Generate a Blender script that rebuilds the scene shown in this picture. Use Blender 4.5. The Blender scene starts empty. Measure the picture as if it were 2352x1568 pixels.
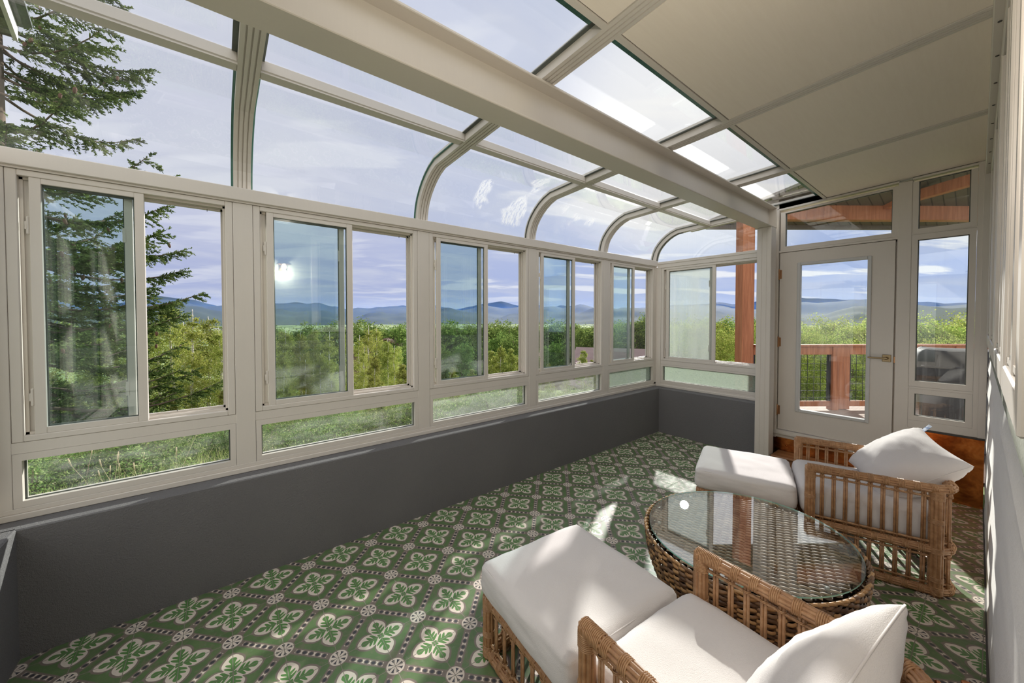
import bpy, bmesh, math, random
import numpy as np
from mathutils import Vector, Matrix, noise as mnoise

random.seed(7)
RNG = np.random.default_rng(11)
scene = bpy.context.scene
COL = scene.collection
PI = math.pi

# ------------------------------------------------------------------ camera
EYE = 1.6212
YAW, PITCH, ROLL = 0.9178, -0.0213, -0.0011
FPX = 842.7
def cam_axes():
    f = Vector((math.cos(PITCH)*math.cos(YAW), math.cos(PITCH)*math.sin(YAW), math.sin(PITCH)))
    r = f.cross(Vector((0, 0, 1))).normalized()
    u = r.cross(f)
    c, s = math.cos(ROLL), math.sin(ROLL)
    return c*r + s*u, -s*r + c*u, f
_r, _u, _f = cam_axes()
cd = bpy.data.cameras.new('camera')
cd.sensor_width = 36.0
cd.lens = 36.0*FPX/2352.0
cd.shift_x = 31.2/2352.0
cd.shift_y = -35.8/2352.0
cd.clip_start = 0.02
cd.clip_end = 30000
cam = bpy.data.objects.new('camera', cd)
m = Matrix.Identity(4)
for i in range(3):
    m[i][0], m[i][1], m[i][2] = _r[i], _u[i], -_f[i]
m[0][3], m[1][3], m[2][3] = 0.0, 0.0, EYE
cam.matrix_world = m
COL.objects.link(cam)
scene.camera = cam

# ------------------------------------------------------------------ view, light, sky
vs = scene.view_settings
vs.view_transform = 'Standard'
vs.look = 'None'
vs.gamma = 1.0
vs.use_curve_mapping = False
vs.exposure = 0.70
scene.cycles.max_bounces = 9
scene.cycles.diffuse_bounces = 5
scene.cycles.glossy_bounces = 3
scene.cycles.transmission_bounces = 4
scene.cycles.transparent_max_bounces = 24
scene.cycles.volume_bounces = 0
scene.cycles.caustics_reflective = False
scene.cycles.caustics_refractive = False
scene.cycles.use_denoising = True
scene.cycles.sample_clamp_indirect = 6.0

SUN_AZ, SUN_EL = math.radians(25.5), math.radians(24.6)
SUN_DIR = Vector((math.cos(SUN_EL)*math.cos(SUN_AZ), math.cos(SUN_EL)*math.sin(SUN_AZ), math.sin(SUN_EL)))
sd = bpy.data.lights.new('sun', 'SUN')
sd.energy = 5.0
sd.angle = math.radians(0.9)
sd.color = (1.0, 0.955, 0.89)
sun = bpy.data.objects.new('sun', sd)
sun.rotation_euler = SUN_DIR.to_track_quat('Z', 'Y').to_euler()
sun.location = (30, 15, 20)
COL.objects.link(sun)

# small expression compiler for shader math ---------------------------------
class X:
    nt = None
    def __init__(s, sock): s.s = sock
    @staticmethod
    def op(o, *a, clamp=False):
        n = X.nt.nodes.new('ShaderNodeMath'); n.operation = o; n.use_clamp = clamp
        for i, v in enumerate(a):
            if isinstance(v, X): X.nt.links.new(v.s, n.inputs[i])
            else: n.inputs[i].default_value = float(v)
        return X(n.outputs[0])
    def __add__(s, o): return X.op('ADD', s, o)
    __radd__ = __add__
    def __sub__(s, o): return X.op('SUBTRACT', s, o)
    def __rsub__(s, o): return X.op('SUBTRACT', o, s)
    def __mul__(s, o): return X.op('MULTIPLY', s, o)
    __rmul__ = __mul__
    def __truediv__(s, o): return X.op('DIVIDE', s, o)
    def __lt__(s, o): return X.op('LESS_THAN', s, o)
    def __gt__(s, o): return X.op('GREATER_THAN', s, o)
def xabs(a): return X.op('ABSOLUTE', a)
def xmin(a, b): return X.op('MINIMUM', a, b)
def xmax(a, b): return X.op('MAXIMUM', a, b)
def xround(a): return X.op('ROUND', a)
def xsqrt(a): return X.op('SQRT', a)
def xsin(a): return X.op('SINE', a)
def xclamp(a): return X.op('ADD', a, 0.0, clamp=True)
def xsmooth(e0, e1, v):
    n = X.nt.nodes.new('ShaderNodeMapRange'); n.interpolation_type = 'SMOOTHSTEP'
    X.nt.links.new(v.s, n.inputs[0])
    n.inputs[1].default_value = e0; n.inputs[2].default_value = e1
    return X(n.outputs[0])
def xmix(fac, a, b):
    n = X.nt.nodes.new('ShaderNodeMix'); n.data_type = 'RGBA'
    for i, v in ((0, fac), (6, a), (7, b)):
        if isinstance(v, X): X.nt.links.new(v.s, n.inputs[i])
        elif isinstance(v, (tuple, list)): n.inputs[i].default_value = (*v[:3], 1)
        else: n.inputs[i].default_value = v
    return X(n.outputs[2])
def xcurve(v, pts):
    n = X.nt.nodes.new('ShaderNodeFloatCurve')
    c = n.mapping.curves[0]
    while len(c.points) > 2: c.points.remove(c.points[1])
    c.points[0].location = pts[0]; c.points[-1].location = pts[-1]
    for p in pts[1:-1]: c.points.new(*p)
    n.mapping.update()
    X.nt.links.new(v.s, n.inputs['Value'])
    return X(n.outputs[0])
def xnoise(vec, scale, detail=3, rough=.5, dist=0.0, out=0):
    n = X.nt.nodes.new('ShaderNodeTexNoise')
    n.inputs['Scale'].default_value = scale; n.inputs['Detail'].default_value = detail
    n.inputs['Roughness'].default_value = rough; n.inputs['Distortion'].default_value = dist
    if vec is not None: X.nt.links.new(vec.s, n.inputs['Vector'])
    return X(n.outputs[out])
def xmap(vec, scale=(1, 1, 1), rot=(0, 0, 0), loc=(0, 0, 0)):
    n = X.nt.nodes.new('ShaderNodeMapping')
    X.nt.links.new(vec.s, n.inputs[0])
    n.inputs['Scale'].default_value = scale; n.inputs['Rotation'].default_value = rot; n.inputs['Location'].default_value = loc
    return X(n.outputs[0])
def xsep(v):
    n = X.nt.nodes.new('ShaderNodeSeparateXYZ'); X.nt.links.new(v.s, n.inputs[0])
    return [X(o) for o in n.outputs]
def xcomb(a, b, c):
    n = X.nt.nodes.new('ShaderNodeCombineXYZ')
    for i, v in enumerate((a, b, c)):
        if isinstance(v, X): X.nt.links.new(v.s, n.inputs[i])
        else: n.inputs[i].default_value = v
    return X(n.outputs[0])
def xcoord(which='Object'):
    n = X.nt.nodes.new('ShaderNodeTexCoord'); return X(n.outputs[which])
def xattr(name):
    n = X.nt.nodes.new('ShaderNodeAttribute'); n.attribute_name = name; return X(n.outputs['Fac'])
def xramp(v, stops):
    n = X.nt.nodes.new('ShaderNodeValToRGB'); cr = n.color_ramp
    while len(cr.elements) > 1: cr.elements.remove(cr.elements[-1])
    cr.elements[0].position = stops[0][0]; cr.elements[0].color = (*stops[0][1], 1)
    for p, c in stops[1:]:
        e = cr.elements.new(p); e.color = (*c, 1)
    X.nt.links.new(v.s, n.inputs[0]); return X(n.outputs[0])

# world -----------------------------------------------------------------------
world = bpy.data.worlds.new('sky'); scene.world = world; world.use_nodes = True
nt = world.node_tree; nt.nodes.clear(); X.nt = nt
g = xcoord('Generated')
dx, dy, dz = xsep(g)
up = xmax(dz, 0.0)
# plane projected cloud coordinates
inv = X.op('DIVIDE', 1.0, up + 0.10)
cp = xcomb(dx*inv, dy*inv, 0.0)
toward = X.op('ADD', X.op('ADD', dx*SUN_DIR.x, dy*SUN_DIR.y), dz*SUN_DIR.z)   # cos angle to the sun
glow = xsmooth(0.70, 1.0, toward)
glow2 = xsmooth(0.93, 1.0, toward)
hor = xsmooth(0.0, 0.33, up)
side = xsmooth(-0.35, 0.75, X.op('ADD', dx*0.9, dy*-0.45))       # 0 = left side (+y), 1 = toward the end wall
base_l = xmix(hor, (0.40, 0.46, 0.72), (0.64, 0.66, 0.79))
base_r = xmix(hor, (0.46, 0.56, 0.86), (0.20, 0.34, 0.74))
base = xmix(side, base_l, base_r)
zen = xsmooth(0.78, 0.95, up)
base = xmix(zen, base, (1.35, 1.38, 1.45))  # zenith, mostly above the view, brightened to add light to the room
veil = xnoise(xmap(cp, (0.55, 0.9, 1), (0, 0, 0.5)), 1.6, 5, .55, .4)
veil = xsmooth(0.38, 0.72, veil)
base = xmix(veil*(0.60 - side*0.3), base, (0.75, 0.77, 0.84))
low = xsmooth(0.10, 0.0, up)
base = xmix(low*0.40, base, (0.66, 0.73, 0.86))
cp2 = xmap(xmap(cp, (1, 1, 1), (0, 0, -YAW-PI/2)), (0.42, 1.15, 1), (0, 0, 0), (3.1, 0.4, 0))
streak = xnoise(cp2, 1.45, 6, .52, .25)
mask = xsmooth(0.535, 0.60, streak)*xsmooth(0.02, 0.07, up)
base = xmix(mask*(side*0.65 + 0.22), base, (0.97, 0.98, 1.0))
base = xmix(glow*0.45*hor, base, (0.88, 0.87, 0.90))
base = xmix(glow2*0.8, base, (1.12, 1.09, 1.06))
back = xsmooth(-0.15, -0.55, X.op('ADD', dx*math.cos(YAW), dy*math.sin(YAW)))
base = xmix(back, base, (2.0, 1.95, 1.9))  # unseen sky behind the camera, raised as added fill light for the interior
gr = xsmooth(-0.02, -0.10, dz)
base = xmix(gr, base, (0.16, 0.20, 0.11))
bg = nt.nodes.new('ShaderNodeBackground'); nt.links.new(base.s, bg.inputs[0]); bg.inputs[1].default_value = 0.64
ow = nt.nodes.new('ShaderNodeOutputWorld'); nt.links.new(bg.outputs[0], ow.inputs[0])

# ------------------------------------------------------------------ materials
MATS = {}
def mat(name, color=(.5, .5, .5), rough=.5, metal=0.0, fn=None, bump=None, spec=.5, coat=0.0, sheen=0.0, coords='Object'):
    """fn(vec)->X colour; bump=(strength, distance, fn(vec)->X height)"""
    if name in MATS: return MATS[name]
    mt = bpy.data.materials.new(name); mt.use_nodes = True
    nt = mt.node_tree; X.nt = nt
    b = nt.nodes['Principled BSDF']
    b.inputs['Base Color'].default_value = (*color, 1); b.inputs['Roughness'].default_value = rough
    b.inputs['Metallic'].default_value = metal; b.inputs['Specular IOR Level'].default_value = spec
    b.inputs['Coat Weight'].default_value = coat; b.inputs['Sheen Weight'].default_value = sheen
    v = xcoord(coords)
    if fn: nt.links.new(fn(v).s, b.inputs['Base Color'])
    if bump:
        bn = nt.nodes.new('ShaderNodeBump'); bn.inputs['Strength'].default_value = bump[0]; bn.inputs['Distance'].default_value = bump[1]
        nt.links.new(bump[2](v).s, bn.inputs['Height']); nt.links.new(bn.outputs[0], b.inputs['Normal'])
    MATS[name] = mt
    return mt

def vinyl(c, amt=.06):
    def f(v):
        n = xnoise(xmap(v, (1, 1, 1)), 2.2, 4, .6)
        s = xnoise(xmap(v, (30, 30, 3)), 4.0, 2, .5)
        return xmix(xclamp(n*0.8 + s*0.25), tuple(k*(1-amt) for k in c), tuple(min(1, k*(1+amt)) for k in c))
    return f
M_VINYL = mat('white vinyl', rough=.42, fn=vinyl((.66, .612, .555)), bump=(.12, .001, lambda v: xnoise(v, 90, 2)))
M_ALU = mat('painted rafter', rough=.40, fn=vinyl((.66, .617, .56), .05))
M_PANEL = mat('ceiling panel', rough=.55, fn=lambda v: xmix(xnoise(xmap(v, (2, 22, 2)), 3.0, 4, .6), (.86, .775, .67), (.93, .85, .75)),
              bump=(.25, .0015, lambda v: xnoise(xmap(v, (120, 12, 1)), 2.0, 3)))
M_DARKGAP = mat('dark seam', (.07, .065, .06), .7)
M_GASKET = mat('black glazing seal', rough=.45, fn=lambda v: xmix(xnoise(v, 12, 3), (.045, .05, .045), (.13, .15, .13)))
M_GREENSEAL = mat('green edge seal', rough=.25, fn=lambda v: xmix(xnoise(xmap(v, (14, 2, 2)), 4, 3), (.03, .11, .08), (.10, .24, .20)))
M_STUCCO = mat('grey stucco', rough=.9, fn=lambda v: xmix(xnoise(v, 2.0, 4), (.148, .144, .150), (.192, .186, .190)),
               bump=(1.0, .007, lambda v: xnoise(v, 115, 3, .75)))
M_LEDGE = M_STUCCO
M_SIDING = mat('cream lap siding', rough=.8, fn=lambda v: xmix(xnoise(xmap(v, (.6, 1, 3)), 9, 4), (.78, .75, .71), (.88, .85, .81)),
               bump=(.5, .004, lambda v: xnoise(xmap(v, (1, 1, 1)), 60, 4, .65)))
M_SAGE = mat('sage green stucco', rough=.9, fn=lambda v: xmix(xnoise(v, 45, 4, .7), (.20, .21, .16), (.42, .43, .36)),
             bump=(.7, .004, lambda v: xnoise(v, 90, 3)))
M_COPPER = mat('aged copper sheet', rough=.22, metal=1.0,
               fn=lambda v: xramp(xnoise(xmap(v, (1, 2, 2.2)), 3.2, 5, .62, .6), [(.25, (.14, .035, .01)), (.45, (.42, .12, .03)), (.6, (.75, .25, .06)), (.8, (.90, .42, .14))]),
               bump=(.35, .01, lambda v: xnoise(v, 7, 3)))
M_COPPIPE = mat('copper pipe', (.62, .26, .12), .35, 1.0)
M_BRONZE = mat('aged bronze', (.16, .11, .06), .4, 1.0)
M_BRASS = mat('antique brass', (.28, .21, .12), .35, 1.0)
M_HINGE = mat('copper hinge metal', (.42, .23, .12), .4, 1.0)
M_STEPWOOD = mat('stained step wood', rough=.45, fn=lambda v: xramp(xnoise(xmap(v, (10, 1.2, 6)), 3, 4, .6), [(.3, (.16, .065, .025)), (.6, (.34, .16, .07)), (.8, (.42, .22, .11))]))
def redwood(v):
    return xramp(xnoise(xmap(v, (9, 9, .7)), 3, 5, .6), [(.25, (.26, .085, .035)), (.55, (.42, .155, .07)), (.8, (.52, .23, .12))])
M_REDWOOD = mat('red stained timber', rough=.65, fn=redwood, bump=(.4, .004, lambda v: xnoise(xmap(v, (30, 30, 2)), 3, 4)))
M_DECKWOOD = mat('weathered deck boards', rough=.75, fn=lambda v: xmix(xnoise(xmap(v, (1, 12, 6)), 4, 4), (.30, .22, .17), (.52, .41, .34)))
M_SOFFIT = mat('dark grooved soffit', rough=.8, fn=lambda v: xmix(X.op('LESS_THAN', X.op('FRACT', xsep(v)[1]*9.0), .12),
               xmix(xnoise(xmap(v, (1, 20, 1)), 3, 4), (.075, .062, .045), (.13, .11, .085)), (.02, .018, .014)))
M_SHINGLE = mat('grey roof shingle', rough=.95, fn=lambda v: xmix(xnoise(v, 40, 4, .7), (.16, .15, .145), (.38, .36, .35)))
M_WIRE = mat('black wire', (.02, .02, .022), .5, .5)
M_COVER = mat('black vinyl grill cover', rough=.75, fn=lambda v: xmix(xnoise(v, 6, 3), (.012, .012, .015), (.028, .028, .034)),
              bump=(.5, .02, lambda v: xnoise(v, 5, 4)))
M_STEEL = mat('dark grill steel', (.10, .10, .11), .35, .9)
def fabric(v):
    return xmix(xnoise(v, 3.0, 3), (.66, .62, .605), (.73, .69, .675))
M_FABRIC = mat('off white boucle fabric', rough=.95, fn=fabric, spec=.2, sheen=.15,
               bump=(.55, .0022, lambda v: xnoise(xmap(v, (1, 1.0, 1)), 330, 3, .65, .3) + xnoise(xmap(v, (130, 620, 300)), 1.0, 2)*0.6))
M_PIPING = mat('off white piping', (.70, .655, .635), .95)
M_TAG = mat('blue label cloth', rough=.6, fn=lambda v: xmix(X.op('LESS_THAN', X.op('FRACT', xsep(v)[2]*40), .4), (.55, .62, .75), (.18, .28, .50)))
M_RATTAN = mat('tan rattan pole', rough=.38, fn=lambda v: xramp(xnoise(xmap(v, (14, 14, 14)), 2.0, 4, .6), [(.3, (.28, .135, .060)), (.55, (.41, .22, .105)), (.75, (.52, .315, .175))]),
               bump=(.2, .001, lambda v: xnoise(v, 300, 2)))
M_WRAP = mat('rattan binding', rough=.42, fn=lambda v: xramp(xnoise(v, 60, 3, .6), [(.3, (.33, .165, .070)), (.7, (.50, .295, .155))]))
def weave_col(v):
    return xramp(xattr('rnd'), [(0, (.060, .028, .014)), (.3, (.14, .070, .034)), (.55, (.25, .14, .072)), (.72, (.48, .25, .095)), (1, (.62, .38, .18))])
M_WEAVE = mat('brown kubu weave', rough=.38, fn=lambda v: xmix(xnoise(v, 90, 3)*0.22, weave_col(v), (.16, .09, .05)),
              bump=(.35, .001, lambda v: xnoise(v, 420, 2)))
def weave_top(v):
    return xramp(xattr('rnd'), [(0, (.075, .048, .030)), (.35, (.17, .115, .075)), (.65, (.33, .23, .145)), (1, (.56, .41, .27))])
M_WEAVETOP = mat('taupe woven top', rough=.5, fn=weave_top)
M_BARK = mat('aspen bark', rough=.85, fn=lambda v: xramp(xnoise(xmap(v, (4, 4, 9)), 3, 4, .7), [(.33, (.06, .05, .045)), (.42, (.50, .46, .40)), (.7, (.74, .70, .63))]))
M_BARK2 = mat('brown bark', rough=.9, fn=lambda v: xmix(xnoise(v, 9, 4), (.07, .045, .03), (.19, .13, .09)))
M_CONE = mat('spruce cone', rough=.8, fn=lambda v: xmix(xnoise(v, 60, 3), (.06, .028, .016), (.17, .08, .045)))

def leafmat(name, cols, trans=.45, rough=.6):
    mt = bpy.data.materials.new(name); mt.use_nodes = True
    nt = mt.node_tree; nt.nodes.clear(); X.nt = nt
    a = xattr('rnd')
    st = [(i/(len(cols)-1), c) for i, c in enumerate(cols)]
    c = xramp(a, st)
    oi = nt.nodes.new('ShaderNodeObjectInfo')
    hs = nt.nodes.new('ShaderNodeHueSaturation')
    nt.links.new(c.s, hs.inputs['Color'])
    vv = X(oi.outputs['Random'])
    nt.links.new((vv*0.35 + 0.82).s, hs.inputs['Value']); nt.links.new((vv*0.03 + 0.485).s, hs.inputs['Hue'])
    d = nt.nodes.new('ShaderNodeBsdfDiffuse'); t = nt.nodes.new('ShaderNodeBsdfTranslucent'); mx = nt.nodes.new('ShaderNodeMixShader')
    nt.links.new(hs.outputs[0], d.inputs[0]); nt.links.new(hs.outputs[0], t.inputs[0])
    mx.inputs[0].default_value = trans
    nt.links.new(d.outputs[0], mx.inputs[1]); nt.links.new(t.outputs[0], mx.inputs[2])
    o = nt.nodes.new('ShaderNodeOutputMaterial'); nt.links.new(mx.outputs[0], o.inputs[0])
    MATS[name] = mt
    return mt
L_ASPEN = leafmat('aspen leaves', [(0.138, 0.191, 0.036), (0.303, 0.37, 0.072), (0.454, 0.485, 0.131), (0.619, 0.599, 0.246)])
L_ASPEN2 = leafmat('yellow green aspen leaves', [(0.115, 0.152, 0.027), (0.23, 0.274, 0.054), (0.344, 0.365, 0.09), (0.492, 0.456, 0.198)], .45)
L_BRIGHT = leafmat('young green leaves', [(0.122, 0.185, 0.03), (0.243, 0.33, 0.059), (0.389, 0.447, 0.105), (0.51, 0.505, 0.178)])
L_DARK = leafmat('dark green leaves', [(0.053, 0.098, 0.022), (0.112, 0.18, 0.045), (0.195, 0.27, 0.068), (0.3, 0.375, 0.105)])
L_SPRUCE = leafmat('spruce needles', [(.045, .075, .022), (.095, .135, .038), (.15, .195, .06), (.25, .29, .11)], .15)
L_SHRUB = leafmat('shrub leaves', [(0.068, 0.128, 0.03), (0.176, 0.279, 0.075), (0.351, 0.441, 0.149), (0.675, 0.604, 0.416)])
L_GRASS = leafmat('grass blades', [(0.137, 0.19, 0.043), (0.287, 0.369, 0.1), (0.464, 0.492, 0.186), (0.71, 0.525, 0.386)])

def glassmat(name, tint, r0=.05, rough=0.0, haze=None, fog=(.75, .76, .75)):
    mt = bpy.data.materials.new(name); mt.use_nodes = True
    nt = mt.node_tree; nt.nodes.clear(); X.nt = nt
    t = nt.nodes.new('ShaderNodeBsdfTransparent'); t.inputs[0].default_value = (*tint, 1)
    gl = nt.nodes.new('ShaderNodeBsdfGlossy'); gl.inputs['Roughness'].default_value = rough; gl.inputs[0].default_value = (1, 1, 1, 1)
    lw = nt.nodes.new('ShaderNodeLayerWeight'); lw.inputs[0].default_value = .5
    f5 = X.op('POWER', X(lw.outputs['Facing']), 5.0)
    fac = f5*(1-r0) + r0
    mx = nt.nodes.new('ShaderNodeMixShader'); nt.links.new(fac.s, mx.inputs[0])
    nt.links.new(t.outputs[0], mx.inputs[1]); nt.links.new(gl.outputs[0], mx.inputs[2])
    out = mx.outputs[0]
    if haze:
        df = nt.nodes.new('ShaderNodeBsdfTranslucent'); df.inputs[0].default_value = (*fog, 1)
        d2 = nt.nodes.new('ShaderNodeBsdfDiffuse'); d2.inputs[0].default_value = (*[k*.9 for k in fog], 1)
        m0 = nt.nodes.new('ShaderNodeMixShader'); m0.inputs[0].default_value = .35
        nt.links.new(df.outputs[0], m0.inputs[1]); nt.links.new(d2.outputs[0], m0.inputs[2])
        m2 = nt.nodes.new('ShaderNodeMixShader')
        nt.links.new(haze(xcoord('Object')).s, m2.inputs[0]); nt.links.new(out, m2.inputs[1]); nt.links.new(m0.outputs[0], m2.inputs[2])
        out = m2.outputs[0]
    o = nt.nodes.new('ShaderNodeOutputMaterial'); nt.links.new(out, o.inputs[0])
    MATS[name] = mt
    return mt
G_ROOF = glassmat('clear roof glass', (.955, .965, .965), .03, haze=lambda v: xsmooth(.56, .80, xnoise(xmap(v, (1, 3, 3)), 4, 5, .7))*0.035 + 0.003)
G_LOWHAZE = glassmat('fogged fixed glass', (.93, .96, .945), .04, haze=lambda v: xsmooth(.25, .8, xnoise(xmap(v, (1, 1, 3)), 5, 5, .7))*0.22 + 0.11)
G_FOG = glassmat('heavily fogged glass', (.90, .93, .91), .04, haze=lambda v: xsmooth(.25, .75, xnoise(xmap(v, (1, 1, 1.4)), 38, 5, .75))*0.40 + 0.48, fog=(.40, .46, .40))
def smear(v):
    x, y, z = xsep(v)
    n = xnoise(xmap(v, (3, 1, .6)), 16, 4, .75)
    blob = xnoise(xmap(v, (1.3, 1, 1.6), (0, 0, 0), (1.7, .2, .55)), 2.1, 2, .4)
    return xclamp(xsmooth(.60, .66, blob)*xsmooth(.40, .56, n)*0.42 + xsmooth(.55, .8, xnoise(v, 3, 5, .7))*0.08 + 0.008)
G_ROOFDIRT = glassmat('dirty curved roof glass', (.955, .965, .965), .03, haze=smear)
G_SASH = glassmat('tinted sash glass', (.885, .935, .935), .055)
G_LOW = glassmat('dusty fixed glass', (.93, .96, .945), .04, haze=lambda v: xsmooth(.35, .8, xnoise(xmap(v, (1, 1, 3)), 5, 5, .7))*0.16 + 0.01)
G_DOOR = glassmat('clear door glass', (.94, .96, .955), .035, haze=lambda v: xsmooth(.45, .8, xnoise(xmap(v, (1, 22, .7)), 2, 3, .6))*0.020 + 0.001)
G_MISTY = glassmat('misted window glass', (.88, .91, .90), .04, haze=lambda v: xsmooth(.15, .85, xnoise(xmap(v, (1, 5, .4)), 2, 3, .5))*0.10 + 0.10)
G_TABLE = glassmat('table top glass', (.965, .975, .97), .17)
G_TABLEEDGE = mat('green glass edge', (.30, .68, .60), .1, spec=.8)
G_SCREEN = glassmat('insect screen mesh', (.945, .95, .96), .0, .6)

# floor tile ------------------------------------------------------------------
TT = 0.2032
GA = -0.017
GX, GY = 0.4166*1.0808, 2.4463*1.0808
def tilemat():
    mt = bpy.data.materials.new('patterned cement tile'); mt.use_nodes = True
    nt = mt.node_tree; X.nt = nt
    b = nt.nodes['Principled BSDF']
    v = xcoord('Object')
    x, y, z = xsep(v)
    px, py = x - GX, y - GY
    c, s = math.cos(GA)/TT, math.sin(GA)/TT
    wob = xnoise(v, 26, 2)
    wob2 = xnoise(xmap(v, (1, 1, 1), (0, 0, 0), (4, 7, 1)), 26, 2)
    u = px*c + py*s + (wob - .5)*0.022
    w = py*c - px*s + (wob2 - .5)*0.022
    gu = px*c + py*s; gw = py*c - px*s
    def offs(uu, ww):
        a = xround((uu + ww)*0.5); b_ = xround((uu - ww)*0.5)
        return uu - (a + b_), ww - (a - b_)
    mdx, mdy = offs(u, w)                       # medallion lattice (measured on medallions)
    fdx, fdy = offs(u + 1.0, w)                 # flower lattice
    ax_, ay_ = xabs(fdx), xabs(fdy)
    t = xmax(ax_, ay_); q = xmin(ax_, ay_)
    W = [(0, .0), (.06, .095), (.12, .14), (.17, .165), (.20, .178), (.26, .205), (.33, .208), (.40, .185), (.475, .135), (.54, .070), (.575, 0.0), (1, 0)]
    wp = xcurve(t, W)
    diag = xsmooth(.250, .240, xsqrt(t*t + q*q))
    white = xmax(xclamp((wp - q)*120 + .5), diag)
    wp2 = xcurve(xmax(t - .030, 0), W) + 0.038
    outline = xmax(xclamp((wp2 - q)*60 + .5)*(t < .625), xsmooth(.310, .290, xsqrt(t*t + q*q)))
    # oak leaf: slanted lobes along each petal
    ts = t - q*0.70
    LF = [(0, .05), (.035, .055), (.048, .014), (.062, .014), (.074, .13), (.115, .165), (.142, .12), (.152, .045), (.166, .042), (.178, .12), (.215, .145), (.245, .10), (.262, .038), (.285, .045), (.34, .080), (.39, .068), (.44, .040), (.485, .0), (1, 0)]
    leaf = xclamp((xcurve(xmax(ts, 0), LF) - q)*160 + .5)*(t < .49)*(ts > -.002)
    d4 = (1.0 - (ax_ + ay_))*0.7071
    along = X.op('SUBTRACT', ax_, ay_)*0.7071
    per = 0.168
    ph = (along/per)
    dd = xabs(ph - xround(ph))*per
    ell = xsqrt((dd/0.046)*(dd/0.046) + (d4/0.040)*(d4/0.040))
    black = xclamp((1.0 - ell)*12 + .5)
    ringb = xclamp((1.50 - ell)*12 + .5)
    waist = xclamp((0.050 - d4 - xclamp(1.0 - xabs(dd - .084)*26)*0.006)*90 + .5)
    medr = xsqrt(mdx*mdx + mdy*mdy)
    band = xclamp((0.086 - d4)*90 + .5)
    bead = waist*(1.0 - ringb)*(medr > .30)
    ang = X.op('ARCTAN2', mdy, mdx)
    pet = xabs(X.op('COSINE', ang*4.0))
    sn = xabs(X.op('SINE', ang*4.0))
    petw = xclamp((medr*medr*1.18 - sn*medr*0.25)*260 + .5)*(medr > .035)*(medr < .168)
    # colours
    gn = xnoise(v, 7, 4, .6, .5)
    gn2 = xnoise(v, 34, 3)
    green = xmix(xclamp(gn*1.5 - .2), (.070, .122, .048), (.135, .215, .085))
    green = xmix(xsmooth(.6, .8, gn2)*0.5, green, (.19, .25, .165))
    green = xmix(xsmooth(.50, .66, xnoise(xmap(v, (1, 1, 1), (0, 0, 0), (2, 5, 0)), 15, 5, .65, .8))*0.45, green, (.20, .17, .125))
    leafc = xmix(gn2, (.075, .185, .050), (.12, .245, .075))
    taupe = xmix(gn2, (.165, .130, .105), (.235, .195, .165))
    cream = xmix(gn2, (.62, .54, .455), (.70, .62, .53))
    blackc = xmix(gn2, (.030, .030, .036), (.075, .075, .085))
    col = green
    col = xmix(band, col, taupe)
    col = xmix(bead, col, cream)
    col = xmix(black*(medr > .27), col, blackc)
    col = xmix(outline, col, taupe)
    col = xmix(white, col, cream)
    col = xmix(leaf*white, col, leafc)
    col = xmix(xclamp((.228 - medr)*80 + .5), col, taupe)
    col = xmix(xclamp((.203 - medr)*110 + .5), col, cream)
    col = xmix(petw, col, blackc)
    fu = xabs(gu - xround(gu)); fw = xabs(gw - xround(gw))
    grout = xclamp((0.0075 - xmin(fu, fw))*500 + .5)
    col = xmix(grout, col, xmix(gn, (.17, .15, .12), (.30, .27, .22)))
    nt.links.new(col.s, b.inputs['Base Color'])
    nt.links.new((xnoise(v, 9, 4)*0.22 + 0.30 + grout*0.4).s, b.inputs['Roughness'])
    bn = nt.nodes.new('ShaderNodeBump'); bn.inputs['Strength'].default_value = .5; bn.inputs['Distance'].default_value = .001
    nt.links.new(((1.0 - grout) + xnoise(v, 120, 2)*0.12).s, bn.inputs['Height']); nt.links.new(bn.outputs[0], b.inputs['Normal'])
    return mt
M_TILE = tilemat()

# ------------------------------------------------------------------ mesh helpers
def link_mesh(name, verts, faces, m, parent=None, smooth=False, rnd=None):
    me = bpy.data.meshes.new(name)
    me.from_pydata([tuple(v) for v in verts], [], [tuple(f) for f in faces])
    if isinstance(m, (list, tuple)):
        for k in m: me.materials.append(k)
    else: me.materials.append(m)
    if smooth: me.polygons.foreach_set('use_smooth', [True]*len(me.polygons))
    if rnd is not None:
        at = me.attributes.new('rnd', 'FLOAT', 'FACE'); at.data.foreach_set('value', np.asarray(rnd, dtype=np.float32))
    me.update()
    o = bpy.data.objects.new(name, me); COL.objects.link(o)
    if parent: o.parent = parent
    return o

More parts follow.
